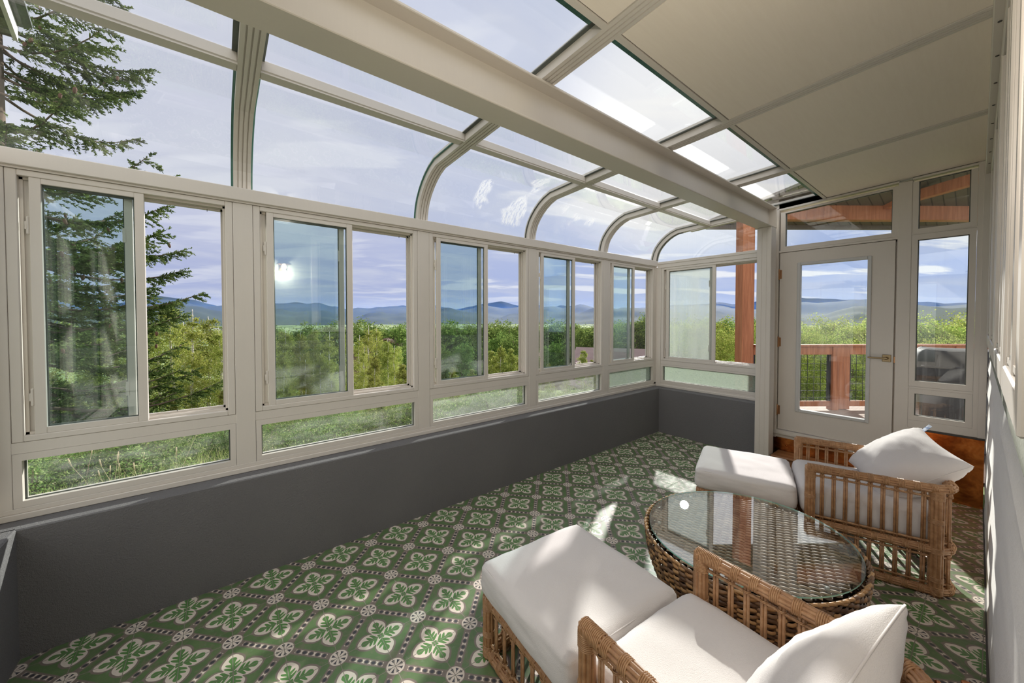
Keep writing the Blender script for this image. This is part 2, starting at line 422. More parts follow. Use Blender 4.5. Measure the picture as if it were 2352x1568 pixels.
class MB:
    """collects pieces that belong to one part and links them as one mesh"""
    def __init__(s): s.v, s.f, s.mi, s.sm, s.r = [], [], [], [], []
    def add(s, vs_, fs, mi=0, smooth=False, rnd=0.0):
        o = len(s.v); s.v += [tuple(v) for v in vs_]
        s.f += [tuple(i+o for i in f) for f in fs]
        s.mi += [mi]*len(fs); s.sm += [smooth]*len(fs); s.r += [rnd]*len(fs)
    def box(s, x0, x1, y0, y1, z0, z1, mi=0, bev=0.0, tf=None):
        if x0 > x1: x0, x1 = x1, x0
        if y0 > y1: y0, y1 = y1, y0
        if z0 > z1: z0, z1 = z1, z0
        bev = min(bev, (x1-x0)*.45, (y1-y0)*.45, (z1-z0)*.45)
        if bev <= 0:
            V = [(x, y, z) for x in (x0, x1) for y in (y0, y1) for z in (z0, z1)]
            F = [(0, 1, 3, 2), (4, 6, 7, 5), (0, 4, 5, 1), (2, 3, 7, 6), (0, 2, 6, 4), (1, 5, 7, 3)]
        else:
            bm = bmesh.new(); bmesh.ops.create_cube(bm, size=1.0)
            for v in bm.verts: v.co = Vector(((x0+x1)/2+v.co.x*(x1-x0), (y0+y1)/2+v.co.y*(y1-y0), (z0+z1)/2+v.co.z*(z1-z0)))
            bmesh.ops.bevel(bm, geom=list(bm.edges), offset=bev, segments=1, affect='EDGES', profile=.5)
            bm.verts.index_update()
            V = [tuple(v.co) for v in bm.verts]; F = [tuple(v.index for v in f.verts) for f in bm.faces]; bm.free()
        if tf: V = [tf(*p) for p in V]
        s.add(V, F, mi)
    def tube(s, pts, r, n=8, mi=0, cap=True, prof=None, closed=False, rfun=None, up=None):
        """sweep a circle (or prof(angle)->radius) along pts"""
        P = [Vector(p) for p in pts]; N = len(P)
        T = []
        for i in range(N):
            a = P[(i-1) % N] if (closed or i > 0) else P[i]; b = P[(i+1) % N] if (closed or i < N-1) else P[i]
            T.append((b-a).normalized())
        upv = Vector(up) if up else Vector((0, 0, 1))
        if abs(T[0].dot(upv)) > .95: upv = Vector((1, 0, 0)) if abs(T[0].x) < .9 else Vector((0, 1, 0))
        nrm = (upv - T[0]*upv.dot(T[0])).normalized()
        V = []
        for i in range(N):
            if i:
                nrm = (nrm - T[i]*nrm.dot(T[i]))
                nrm = nrm.normalized() if nrm.length > 1e-6 else T[i].orthogonal().normalized()
            bi = T[i].cross(nrm)
            rr = r if rfun is None else r*rfun(i/(N-1 if N > 1 else 1))
            for k in range(n):
                a = 2*PI*k/n; q = rr*(prof(a) if prof else 1.0)
                V.append(P[i] + nrm*math.cos(a)*q + bi*math.sin(a)*q)
        F = []
        for i in range(N if closed else N-1):
            j = (i+1) % N
            for k in range(n):
                k2 = (k+1) % n
                F.append((i*n+k, i*n+k2, j*n+k2, j*n+k))
        if cap and not closed:
            F.append(tuple(range(n-1, -1, -1))); F.append(tuple((N-1)*n+k for k in range(n)))
        s.add(V, F, mi, True)
    def lathe(s, c, axis, prof, n=20, mi=0):
        """prof: list of (radius, offset along axis)"""
        A = Vector(axis).normalized(); B = A.orthogonal().normalized(); Cc = A.cross(B); c = Vector(c)
        V = []; 
        for r, h in prof:
            for k in range(n):
                a = 2*PI*k/n; V.append(c + A*h + (B*math.cos(a) + Cc*math.sin(a))*max(r, 1e-5))
        F = []
        for i in range(len(prof)-1):
            for k in range(n):
                k2 = (k+1) % n; F.append((i*n+k, i*n+k2, (i+1)*n+k2, (i+1)*n+k))
        F.append(tuple(range(n-1, -1, -1))); F.append(tuple((len(prof)-1)*n+k for k in range(n)))
        s.add(V, F, mi, True)
    def build(s, name, m, parent=None, use_rnd=False):
        me = bpy.data.meshes.new(name); me.from_pydata(s.v, [], s.f)
        for k in (m if isinstance(m, (list, tuple)) else [m]): me.materials.append(k)
        me.polygons.foreach_set('material_index', s.mi); me.polygons.foreach_set('use_smooth', s.sm)
        if use_rnd:
            at = me.attributes.new('rnd', 'FLOAT', 'FACE'); at.data.foreach_set('value', np.asarray(s.r, dtype=np.float32))
        me.update()
        bm = bmesh.new(); bm.from_mesh(me); bmesh.ops.recalc_face_normals(bm, faces=bm.faces); bm.to_mesh(me); bm.free()
        o = bpy.data.objects.new(name, me); COL.objects.link(o)
        if parent: o.parent = parent
        return o

def tag(o, label=None, cat=None, group=None, kind=None):
    if label: o['label'] = label
    if cat: o['category'] = cat
    if group: o['group'] = group
    if kind: o['kind'] = kind
    return o
def empty(name, loc=(0, 0, 0), rz=0):
    o = bpy.data.objects.new(name, None); o.location = loc; o.rotation_euler = (0, 0, rz); o.empty_display_size = .1
    COL.objects.link(o); return o
def copy_tree(o, parent=None):
    c = o.copy(); COL.objects.link(c)
    if parent: c.parent = parent
    for ch in list(o.children): copy_tree(ch, c)
    return c
_trim = [0]
def trim(mb, m, label=None):
    _trim[0] += 1
    o = mb.build('trim_%d' % _trim[0], m); o['kind'] = 'structure'
    if label: o['label'] = label
    return o

# ------------------------------------------------------------------ dimensions
A = 2.875      # inner face of the long window wall
YI = 2.744     # inner face of the long knee wall
L = 5.115      # inner face of the end wall frames
LK = 4.974     # inner face of the end knee wall
YR = -0.053    # house wall (right)
XN = -0.77     # near end knee wall face
XW = -0.900    # near end frames
MX = [0.137, 1.397, 2.658, 3.918]
MW = 0.054
ZL = 0.624
Z_RAIL0, Z_RAIL1 = 2.356, 2.449
def roof_z(y): return 2.801 + 0.05*(2.56 - y)

# ---- floor and walls
mb = MB(); mb.box(-1.1, L+.02, YR-.03, YI+.1, -.12, 0)
o = mb.build('floor', M_TILE); tag(o, kind='structure', label='green and cream patterned cement tile floor')
mb = MB(); mb.box(-1.1, L+.12, YI, A+.16, -.6, ZL-.001, bev=.006)
tag(mb.build('wall_left', M_STUCCO), kind='structure', label='long grey stucco knee wall below the windows')
mb = MB(); mb.box(LK, L+.12, 1.42, YI+.02, -.6, ZL-.001, bev=.006)
tag(mb.build('wall_far', M_STUCCO), kind='structure', label='grey stucco knee wall at the far end')
mb = MB(); mb.box(-1.1, XN, YR, YI+.02, -.6, ZL-.001, bev=.006)
tag(mb.build('wall_near', M_STUCCO), kind='structure', label='grey stucco knee wall at the near end')

# ---- house wall: lap siding, sage stucco band above
mb = MB()
pitch = .2
for k in range(7):
    z0 = k*pitch; z1 = min(z0+pitch, 1.31)
    if z1 <= z0: break
    n = 60
    V, F = [], []
    xs = np.linspace(-1.5, L+.01, n)
    for i, x in enumerate(xs):
        wv = (mnoise.noise(Vector((x*1.7, k*3.1, 0)))*.004 + mnoise.noise(Vector((x*7.0, k*5.3, 1)))*.0015)
        V += [(x, YR-.03, z0), (x, YR-.002+wv, z0), (x, YR-.016+wv*.5, z1), (x, YR-.03, z1)]
    for i in range(n-1):
        a, b_ = i*4, (i+1)*4
        F += [(a, b_, b_+1, a+1), (a+1, b_+1, b_+2, a+2), (a+2, b_+2, b_+3, a+3)]
    mb.add(V, F)
mb.box(-1.5, L+.01, YR-.12, YR-.03, 0, 1.31)
tag(mb.build('wall_right', M_SIDING), kind='structure', label='white lap siding of the house below its windows')
mb = MB(); mb.box(-1.5, L+.01, YR-.12, YR-.006, 1.31, 2.95)
tag(mb.build('wall_house', M_SAGE), kind='structure', label='sage stucco of the house around its windows')
mb = MB(); mb.box(-1.0, L, YR-.005, YR+.004, 0, .012)
tag(mb.build('baseboard_right', M_DARKGAP), kind='structure')

# ---- windows: generic builders in (u, n, z); tf maps to the world
def tf_left(x0):
    return lambda u, n, z: (x0+u, A+n, z)
def tf_end(y0):
    return lambda u, n, z: (L+n, y0-u, z)
def tf_near(y0):
    return lambda u, n, z: (XW-n, y0+u, z)
_win = [0]
def new_window(label):
    _win[0] += 1
    w = empty('window_%d' % _win[0]); tag(w, kind='structure', label=label); return w
def slider(tf, W, z0, z1, label, split=.525, sashgap=.036, depth=.10, glass=None, tint_only=False, offset_sash=0.0):
    """horizontal slider with both sashes pushed to the left of the opening"""
    w = new_window(label)
    fr = .038
    f = MB()
    f.box(0, fr, 0, depth, z0, z1, tf=tf, bev=.003); f.box(W-fr, W, 0, depth, z0, z1, tf=tf, bev=.003)
    f.box(fr, W-fr, 0, depth, z1-.030, z1, tf=tf, bev=.003); f.box(fr, W-fr, 0, depth, z0, z0+.030, tf=tf, bev=.003)
    # stepped inner tracks
    for k, (n0, n1, t) in enumerate(((.030, .036, .012), (.062, .070, .012), (.085, .10, .022))):
        f.box(W-fr-t, W-fr, n0, n1, z0+.03, z1-.03, tf=tf); f.box(fr, W-fr, n0, n1, z1-.03-t, z1-.03, tf=tf); f.box(fr, W-fr, n0, n1, z0+.03, z0+.03+t, tf=tf)
        f.box(fr, fr+t, n0, n1, z0+.03, z1-.03, tf=tf)
    f.build('window_frame', M_VINYL, w)
    sw = W*split - fr - sashgap + .02
    gm = glass or G_SASH
    for idx, (u0, n0, st, nm) in enumerate(((fr+sashgap, .004, .040, 'sash'), (fr+.004, .040, .034, 'outer_sash'))):
        s = MB(); u1 = u0 + sw - (0 if idx == 0 else .02); za, zb = z0+.030, z1-.030
        n1 = n0+.026
        s.box(u0, u0+st, n0, n1, za, zb, tf=tf, bev=.002); s.box(u1-st, u1, n0, n1, za, zb, tf=tf, bev=.002)
        s.box(u0+st, u1-st, n0, n1, zb-st*.7, zb, tf=tf, bev=.002); s.box(u0+st, u1-st, n0, n1, za, za+st*.8, tf=tf, bev=.002)
        so = s.build(nm, M_VINYL, w)
        g_ = MB(); g_.box(u0+st-.004, u1-st+.004, n0+.011, n0+.015, za+st*.75, zb-st*.65, tf=tf); g_.build('glass_pane', gm, so)
        e = MB(); nn = n0+.016
        e.box(u0+st, u0+st+.006, nn, nn+.004, za+st*.8, zb-st*.7, tf=tf); e.box(u1-st-.006, u1-st, nn, nn+.004, za+st*.8, zb-st*.7, tf=tf)
        e.box(u0+st, u1-st, nn, nn+.004, zb-st*.7-.010, zb-st*.7, tf=tf); e.box(u0+st, u1-st, nn, nn+.004, za+st*.8, za+st*.8+.005, tf=tf)
        e.build('glazing_bead', M_GASKET, so)
        if idx == 0:
            for zz in (z0+.27*(z1-z0)*.6, z1-.20*(z1-z0)):
                l = MB(); l.box(u0-.012, u0, n0+.002, n0+.016, zz-.045, zz+.045, tf=tf, bev=.004); l.box(u0-.018, u0-.010, n0+.006, n0+.02, zz-.02, zz+.02, tf=tf, bev=.002)
                l.build('latch', M_VINYL, so)
        else:
            for zz in (z0+.27*(z1-z0)*.6, z1-.20*(z1-z0)):
                l = MB(); l.box(u1-st-.008, u1-st+.006, n0-.003, n0+.002, zz-.04, zz+.04, tf=tf, bev=.001)
                l.build('latch', M_VINYL, so)
    sc = MB(); sc.box(u1-.01, W-fr-.02, .088, .0885, z0+.045, z1-.045, tf=tf)
    sc.build('insect_screen', G_SCREEN, w)
    p = MB()
    p.box(W-fr-.09, W-fr-.087, .084, .088, z1-.062, z1-.048, tf=tf); p.box(W-fr-.25, W-fr-.247, .084, .088, z0+.048, z0+.062, tf=tf)
    p.build('screen_tab', M_DARKGAP, w)
    return w
def fixed(tf, W, z0, z1, g0, g1, label, side=.030, depth=.07, glass=None, slope=0.0):
    """fixed pane; slope raises the top with u"""
    w = new_window(label)
    f = MB()
    top = lambda u: z1 + slope*u
    gt = lambda u: g1 + slope*u
    def quadbar(u0, u1, za, zb, zc, zd, n0=0, n1=None, mb=f, mi=0):
        n1_ = depth if n1 is None else n1
        V = [tf(u, n, z) for n in (n0, n1_) for (u, z) in ((u0, za), (u1, zb), (u1, zc), (u0, zd))]
        mb.add(V, [(0, 1, 2, 3), (7, 6, 5, 4), (0, 4, 5, 1), (1, 5, 6, 2), (2, 6, 7, 3), (3, 7, 4, 0)], mi)
    quadbar(0, side, z0, z0, top(side), top(0)); quadbar(W-side, W, z0, z0, top(W), top(W-side))
    quadbar(side, W-side, z0, z0, g0, g0); quadbar(side, W-side, gt(side), gt(W-side), top(W-side), top(side))
    f.build('window_frame', M_VINYL, w)
    g_ = MB(); quadbar(side-.003, W-side+.003, g0-.003, g0-.003, gt(W-side)+.003, gt(side)+.003, .040, .044, g_)
    g_.build('glass_pane', glass or G_LOW, w)
    e = MB(); t = .007
    quadbar(side, side+t, g0, g0, gt(side), gt(side), .030, .038, e); quadbar(W-side-t, W-side, g0, g0, gt(W-side), gt(W-side), .030, .038, e)
    quadbar(side, W-side, g0, g0, g0+t*.6, g0+t*.6, .030, .038, e); quadbar(side, W-side, gt(side)-t, gt(W-side)-t, gt(W-side), gt(side), .030, .038, e)
    e.build('glazing_bead', M_GASKET, w)
    return w

bays = [(-0.813, MX[0]-MW), (MX[0]+MW, MX[1]-MW), (MX[1]+MW, MX[2]-MW), (MX[2]+MW, MX[3]-MW), (MX[3]+MW, L-.055)]
nm = ['nearest', 'second', 'third', 'fourth', 'farthest']
for i, (xa, xb) in enumerate(bays):
    slider(tf_left(xa), xb-xa, 1.007, Z_RAIL0, '%s sliding window of the long wall, both sashes slid left' % nm[i])
    fixed(tf_left(xa), xb-xa, .680, .950, .712, .915, 'low fixed pane under the %s sliding window' % nm[i], glass=G_FOG if i == 4 else G_LOWHAZE if i >= 2 else G_LOW)
# end wall, left part: seen through the post
slider(tf_end(2.80), 2.80-1.50, 1.007, 2.340, 'misted sliding window of the far wall beside the corner', split=.545, glass=G_MISTY)
fixed(tf_end(2.80), 2.80-1.50, .680, .950, .722, .925, 'low dusty pane of the far wall beside the corner', glass=G_FOG)
fixed(tf_end(1.385), 1.385-.470, 2.385, 2.815, 2.427, 2.800, 'sloping transom pane above the glazed door', side=.042, slope=.05, glass=G_DOOR)
fixed(tf_end(.385), .385-.018, 2.395, 2.868, 2.436, 2.868, 'small top pane right of the door', side=.037, slope=.05, glass=G_DOOR)
fixed(tf_end(.385), .385-.018, .985, 2.385, 1.037, 2.336, 'tall narrow pane right of the door', side=.037, glass=G_DOOR)
fixed(tf_end(.385), .385-.018, .672, .965, .715, .919, 'low pane right of the door', side=.037, glass=G_DOOR)
# near end glazing behind the camera's left shoulder
fixed(tf_near(.45), 1.1, .680, 2.356, .74, 2.30, 'large pane of the near end wall, house side', side=.05, glass=G_DOOR)
fixed(tf_near(1.62), 1.18, .680, 2.356, .74, 2.30, 'large pane of the near end wall, outer side', side=.05, glass=G_DOOR)

# mullions, rails and plates of the long wall
for i, x in enumerate([-0.813-.045]+MX):
    hw = MW if i else .045
    mb = MB(); mb.box(x-hw+.0015, x+hw-.0015, A-.001, A+.105, .655, Z_RAIL0, bev=.002)
    trim(mb, M_VINYL, 'vertical mullion between windows')
mb = MB(); mb.box(L-.055+.001, L+.06, A-.002, A+.105, .655, Z_RAIL0); mb.box(L-.002, L+.06, 2.80+.001, A, .655, Z_RAIL0); trim(mb, M_VINYL, 'corner post')
mb = MB(); mb.box(-1.1, L+.06, A+.002, A+.10, .951, 1.006); trim(mb, M_VINYL, 'strip between sliders and low panes')
mb = MB(); mb.box(-1.1, L+.06, A-.012, A+.11, ZL, .655, bev=.003); mb.box(-1.1, L, A-.002, A+.1, .655, .679, bev=.002); trim(mb, M_VINYL, 'bottom plate of the window wall')
mb = MB(); mb.box(-1.1, L-.001, A-.022, A+.075, Z_RAIL0+.012, Z_RAIL1, bev=.004); mb.box(-1.1, L, A-.008, A+.09, Z_RAIL0+.001, Z_RAIL0+.012)
trim(mb, M_VINYL, 'head rail above the sliding windows')
# end wall plates
mb = MB(); mb.box(L-.012, L+.11, 1.42, A, ZL, .655, bev=.003); mb.box(L-.002, L+.1, 1.42, 2.80, .655, .679); trim(mb, M_VINYL, 'bottom plate of the far wall')
mb = MB(); mb.box(L+.002, L+.10, 1.44, 2.80, .951, 1.006); trim(mb, M_VINYL)
mb = MB(); mb.box(L-.004, L+.10, 1.44, A-.02, 2.341, 2.430, bev=.003); mb.box(L-.010, L, 1.44, A-.02, 2.395, 2.430, bev=.003); trim(mb, M_VINYL, 'head rail of the far wall')
mb = MB(); mb.box(L+.002, L+.10, 1.44, 1.50, .655, 2.341); trim(mb, M_VINYL)
# door surround
mb = MB(); mb.box(L-.03, L+.10, 1.395, 1.455, .25, roof_z(1.42)-.01, bev=.004); trim(mb, M_VINYL, 'hinge side door jamb')
mb = MB(); mb.box(L-.004, L+.10, .470, 1.395, 2.362, 2.384, bev=.002); trim(mb, M_VINYL, 'door head')
mb = MB(); mb.box(L-.003, L+.10, .386, .475, .10, roof_z(.43)-.02, bev=.002); trim(mb, M_VINYL, 'pilaster right of the door')
mb = MB(); mb.box(L-.006, L+.10, YR, .017, .60, roof_z(0), bev=.002); mb.box(L-.014, L, YR, -.012, .60, roof_z(0), bev=.002); trim(mb, M_VINYL, 'jamb at the house wall')
mb = MB(); mb.box(L-.004, L+.10, .017, .386, .966, .984); mb.box(L-.004, L+.10, .017, .386, 2.386, 2.394); trim(mb, M_VINYL)
mb = MB(); mb.box(L-.008, L+.10, YR, .386, .600, .671, bev=.004); mb.box(L-.004, L+.0, .360, .40, .3, .62, bev=.004); trim(mb, M_VINYL, 'sill right of the door')
mb = MB(); mb.box(L-.002, L+.05, YR, .36, .575, .600); trim(mb, M_DARKGAP)
mb = MB(); mb.box(L-.035, L+.10, .475, 1.455, .285, .340, bev=.004); mb.box(L-.02, L+.10, .475, 1.455, .255, .285, bev=.003); mb.box(L-.055, L-.03, .49, 1.455, .30, .312, bev=.002); trim(mb, M_ALU, 'door threshold')
mb = MB(); mb.box(L+.048, L+.10, .455, .505, .30, 2.37); mb.box(L+.048, L+.10, 1.372, 1.41, .30, 2.37); mb.box(L+.048, L+.10, .455, 1.40, 2.345, 2.39); trim(mb, M_VINYL, 'door stop')
# sloping plates under the roof on the end wall
mb = MB()
for ya, yb in ((.47, 1.40), (.017, .386)):
    V = [(L+n, y, z) for n in (-.004, .1) for y, z in ((ya, roof_z(ya)-.018), (yb, roof_z(yb)-.018), (yb, roof_z(yb)+.05), (ya, roof_z(ya)+.05))]
    mb.add(V, [(0, 1, 2, 3), (7, 6, 5, 4), (0, 4, 5, 1), (1, 5, 6, 2), (2, 6, 7, 3), (3, 7, 4, 0)])
trim(mb, M_VINYL)
# near end plates
mb = MB(); mb.box(XW-.1, XW+.01, YR, A, ZL, .68, bev=.003); mb.box(XW-.1, XW+.01, YR, A, 2.356, 2.45, bev=.003)
for ya, yb in ((YR, .45), (1.55, 1.62), (2.80, A+.02)): mb.box(XW-.1, XW+.005, ya, yb, .68, 2.356)
trim(mb, M_VINYL, 'frames of the near end wall')
# copper sheets and step
mb = MB(); mb.box(L-.010, L+.02, YR+.003, .372, .0, .582); mb.build('copper_wall_sheet', M_COPPER)
o = bpy.data.objects['copper_wall_sheet']; tag(o, 'shiny aged copper sheet covering the wall below the window right of the door', 'copper sheet')
mb = MB(); mb.box(L-.010, L+.02, .374, 1.44, .0, .255); 
for yy in (.6, .95, 1.30): mb.lathe((L-.010, yy, .17), (-1, 0, 0), [(.010, 0), (.010, .003), (.004, .005)], 12, 0)
o = mb.build('copper_riser', M_COPPER); tag(o, 'dark copper riser with nail heads under the door threshold', 'copper sheet')
mb = MB(); mb.box(4.86, L-.012, .46, 1.372, .0, .088, bev=.005); mb.box(4.845, L-.012, .45, 1.376, .088, .108, bev=.006)
o = mb.build('wooden_step', M_STEPWOOD); tag(o, 'low stained wooden step on the tiles in front of the glazed door', 'step')

# ---- door
door = empty('door_1', (L, .93, .344)); tag(door, kind='structure', label='white glazed door with lever handle')
dy0, dy1, dz0, dz1 = .487, 1.387, .346, 2.357
gy0, gy1, gz0, gz1 = .672, 1.197, .604, 2.200
def dbox(mb, x0, x1, y0, y1, z0, z1, bev=0): mb.box(x0-L, x1-L, y0-.93, y1-.93, z0-.344, z1-.344, bev=bev)
mb = MB()
dbox(mb, L+.002, L+.045, dy0, gy0-.02, dz0, dz1); dbox(mb, L+.002, L+.045, gy1+.02, dy1, dz0, dz1)
dbox(mb, L+.002, L+.045, gy0-.02, gy1+.02, dz0, gz0-.02); dbox(mb, L+.002, L+.045, gy0-.02, gy1+.02, gz1+.02, dz1)
mb.build('door_slab', M_VINYL, door)
M_DOORTRIM = mat('grey door glass trim', rough=.45, fn=vinyl((.56, .56, .55), .05))
mb = MB()
w_ = .030
for (a0, a1, b0, b1) in ((gy0-w_, gy0, gz0-w_, gz1+w_), (gy1, gy1+w_, gz0-w_, gz1+w_), (gy0, gy1, gz0-w_, gz0), (gy0, gy1, gz1, gz1+w_)):
    dbox(mb, L-.010, L+.05, a0, a1, b0, b1, .004)
mb.build('glass_trim', M_DOORTRIM, door)
mb = MB(); dbox(mb, L+.018, L+.024, gy0-.005, gy1+.005, gz0-.005, gz1+.005); mb.build('glass_pane', G_DOOR, door)
hd = MB(); dbox(hd, L-.006, L+.002, .500, .560, 1.195, 1.265, .003); hd.lathe((-.006, .53-.93, 1.232-.344), (-1, 0, 0), [(.014, 0), (.014, .030), (.011, .045)], 14)
hd.box(-.052, -.038, .53-.93-.012, .53-.93+.125, 1.232-.344-.008, 1.232-.344+.008, bev=.004)
hd.build('door_handle', M_BRASS, door)
for zz in (2.115, 1.345, .565):
    h = MB(); h.lathe((-.008, dy1+.004-.93, zz-.055-.344), (0, 0, 1), [(.004, -.008), (.008, 0), (.008, .11), (.004, .118)], 10)
    for q in (.02, .045, .07, .095): h.lathe((-.008, dy1+.004-.93, zz-.055-.344+q), (0, 0, 1), [(.0092, -.002), (.0092, .002)], 10)
    h.box(-.002, .004, dy1-.93-.02, dy1-.93+.026, zz-.05-.344, zz+.05-.344)
    h.build('hinge', M_HINGE, door)
mb = MB(); dbox(mb, L-.002, L+.004, .470, .484, 1.19, 1.25, .001); mb.build('strike_plate', M_HINGE, door)

# ---- beam, post, ledger
mb = MB()
yb0, yb1, zb0, zb1 = 1.385, 1.532, 2.620, roof_z(1.40)-.004
bx0, bx1 = -1.05, 4.985
mb.box(bx0, bx1, yb0, yb1, zb0, zb0+.012, bev=.003); mb.box(bx0, bx1, yb0, yb1, zb1-.014, zb1, bev=.003)
mb.box(bx0, bx1, 1.455, 1.463, zb0+.012, zb1-.014); mb.box(bx1-.012, bx1, yb0, yb1, zb0, zb1, bev=.002)
trim(mb, mat('painted steel beam', rough=.38, fn=vinyl((.63, .58, .515), .07), bump=(.15, .001, lambda v: xnoise(v, 60, 2))), 'painted steel I beam under the roof')
mb = MB()
mb.box(4.815, 4.965, 1.385, 1.520, 0, zb0-.001, bev=.003)
for yy in (1.43, 1.475): mb.box(4.812, 4.816, yy-.003, yy+.003, .01, zb0-.01)
mb.box(4.965, L+.0, 1.44, 1.515, .66, zb0-.1)
trim(mb, M_VINYL, 'post carrying the steel beam')
mb = MB(); mb.box(-1.05, L, YR-.006, -.017, 2.815, 2.945, bev=.003)
for k in range(14):
    mb.lathe((.6+k*.32, -.034, 2.815), (0, 0, -1), [(.006, 0), (.006, .003)], 8, 1)
trim(mb, [M_ALU, M_DARKGAP], 'ledger where the roof meets the house')

# ---- rafters: grooved profile following the eave curve
inner = [(2.885, 2.449), (2.877, 2.50), (2.862, 2.555), (2.838, 2.605), (2.80, 2.655), (2.755, 2.700), (2.70, 2.742), (2.64, 2.775), (2.565, 2.801), (2.50, roof_z(2.5)), (2.15, roof_z(2.15)), (1.53, roof_z(1.53)), (1.0, roof_z(1.0)), (0.4, roof_z(.4)), (YR+.03, roof_z(YR+.03))]
outer_off = .062
def offset_path(path, d):
    out = []
    for i, (y, z) in enumerate(path):
        a = path[max(0, i-1)]; b_ = path[min(len(path)-1, i+1)]
        ty, tz = b_[0]-a[0], b_[1]-a[1]; l_ = math.hypot(ty, tz); ty /= l_; tz /= l_
        out.append((y - tz*-1*d*1.0 if False else y + (tz)*d, z - ty*d))
    return out
def sweep_profile(prof, path, xc, name=None):
    """prof: closed list of (x offset, outward offset)"""
    V, F = [], []; n = len(prof)
    lays = [offset_path(path, d) for _, d in prof]
    for i in range(len(path)):
        for k in range(n):
            V.append((xc+prof[k][0], lays[k][i][0], lays[k][i][1]))
    for i in range(len(path)-1):
        for k in range(n):
            k2 = (k+1) % n; F.append((i*n+k, i*n+k2, (i+1)*n+k2, (i+1)*n+k))
    F.append(tuple(range(n))); F.append(tuple((len(path)-1)*n+k for k in range(n-1, -1, -1)))
    return V, F
def rafter(xc, hw, label):
    gr = []
    for gx in (-.5*hw, 0, .5*hw):
        gr += [(gx-.0035, 0), (gx-.0035, .009), (gx+.0035, .009), (gx+.0035, 0)]
    prof = [(-hw, .001)] + gr + [(hw, .001), (hw, outer_off+.02), (-hw, outer_off+.02)]
    mb = MB(); V, F = sweep_profile(prof, inner, xc); mb.add(V, F)
    trim(mb, M_ALU, label)
for i, x in enumerate(MX): rafter(x, .046, 'curved rafter number %d from the near end' % (i+1))
rafter(L+.030, .034, 'curved rafter on the far wall')
rafter(-.930, .034, 'curved rafter on the near end wall')
# purlin, panes, gaskets, opaque panels
edges = [(-.895, MX[0]-.046), (MX[0]+.046, MX[1]-.046), (MX[1]+.046, MX[2]-.046), (MX[2]+.046, MX[3]-.046), (MX[3]+.046, L-.004)]
gpath = offset_path(inner, outer_off-.008)
cl = [p for p in gpath if p[0] > 2.2] 
y_p = 2.18
zg = lambda y: roof_z(y) + .055
cl.append((y_p, zg(y_p)))
def strip_mesh(path, xa, xb, th):
    V, F = [], []
    o2 = offset_path(path, th)
    for (p, q) in zip(path, o2): V += [(xa, p[0], p[1]), (xb, p[0], p[1]), (xb, q[0], q[1]), (xa, q[0], q[1])]
    for i in range(len(path)-1):
        a, b_ = i*4, i*4+4
        for k in range(4): F.append((a+k, a+(k+1) % 4, b_+(k+1) % 4, b_+k))
    F += [(0, 1, 2, 3), tuple((len(path)-1)*4+k for k in (3, 2, 1, 0))]
    return V, F
for i, (xa, xb) in enumerate(edges):
    mb = MB(); mb.box(xa, xb, 2.135, 2.222, roof_z(2.18)+.006, zg(y_p)+.004, bev=.004); mb.box(xa, xb, 2.140, 2.150, roof_z(2.15)-.004, roof_z(2.15)+.01)
    trim(mb, M_ALU, 'glazing bar across the roof in the %s bay' % nm[i])
    w = new_window('curved eave pane of the %s roof bay' % nm[i])
    g_ = MB(); V, F = strip_mesh(cl, xa-.01, xb+.01, .005); g_.add(V, F, smooth=False); g_.build('glass_pane', G_ROOFDIRT if i in (2, 3) else G_ROOF, w)
    e = MB()
    for (ea, eb) in ((xa, xa+.012), (xb-.012, xb)):
        V, F = strip_mesh(offset_path(cl, -.006), ea, eb, .006); e.add(V, F)
    e.build('glazing_seal', M_GREENSEAL if i < 2 else M_GASKET, w)
    w = new_window('flat roof pane of the %s bay' % nm[i])
    g_ = MB(); pp = [(2.215, zg(2.215)), (1.60, zg(1.6)), (1.0, zg(1.0))]
    V, F = strip_mesh(pp, xa-.01, xb+.01, .005); g_.add(V, F); g_.build('glass_pane', G_ROOF, w)
    e = MB()
    pq = [(p[0], p[1]-.007) for p in pp]
    for (ea, eb) in ((xa, xa+.016), (xb-.022, xb)):
        V, F = strip_mesh(pq, ea, eb, .006); e.add(V, F)
    V, F = strip_mesh([(2.222, zg(2.222)-.007), (2.196, zg(2.196)-.007)], xa, xb, .006); e.add(V, F)
    e.build('glazing_seal', M_GASKET, w)
    e = MB(); V, F = strip_mesh([(1.075, zg(1.075)-.006), (1.018, zg(1.018)-.006)], xa, xb, .005); e.add(V, F); e.build('edge_band', M_GREENSEAL, w)
    # opaque insulated panel
    mb = MB(); V, F = strip_mesh([(.985, roof_z(.985)+.004), (.5, roof_z(.5)+.004), (YR+.02, roof_z(YR+.02)+.004)], xa+.006, xb-.006, .07); mb.add(V, F)
    o = mb.build('ceiling' if i == 0 else 'ceiling.%03d' % i, M_PANEL); tag(o, kind='structure', label='opaque ceiling panel of the %s bay' % nm[i])
    mb = MB(); V, F = strip_mesh([(1.018, roof_z(1.018)+.001), (.990, roof_z(.99)+.001)], xa, xb, .06); mb.add(V, F, 0)
    V, F = strip_mesh([(.990, roof_z(.99)+.010), (.984, roof_z(.984)+.010)], xa, xb, .02); mb.add(V, F, 1)
    for (ea, eb) in ((xa, xa+.006), (xb-.006, xb)):
        V, F = strip_mesh([(.985, roof_z(.985)+.010), (YR+.02, roof_z(YR+.02)+.010)], ea, eb, .02); mb.add(V, F, 1)
    trim(mb, [M_ALU, M_DARKGAP], 'edge bar of the ceiling panel')
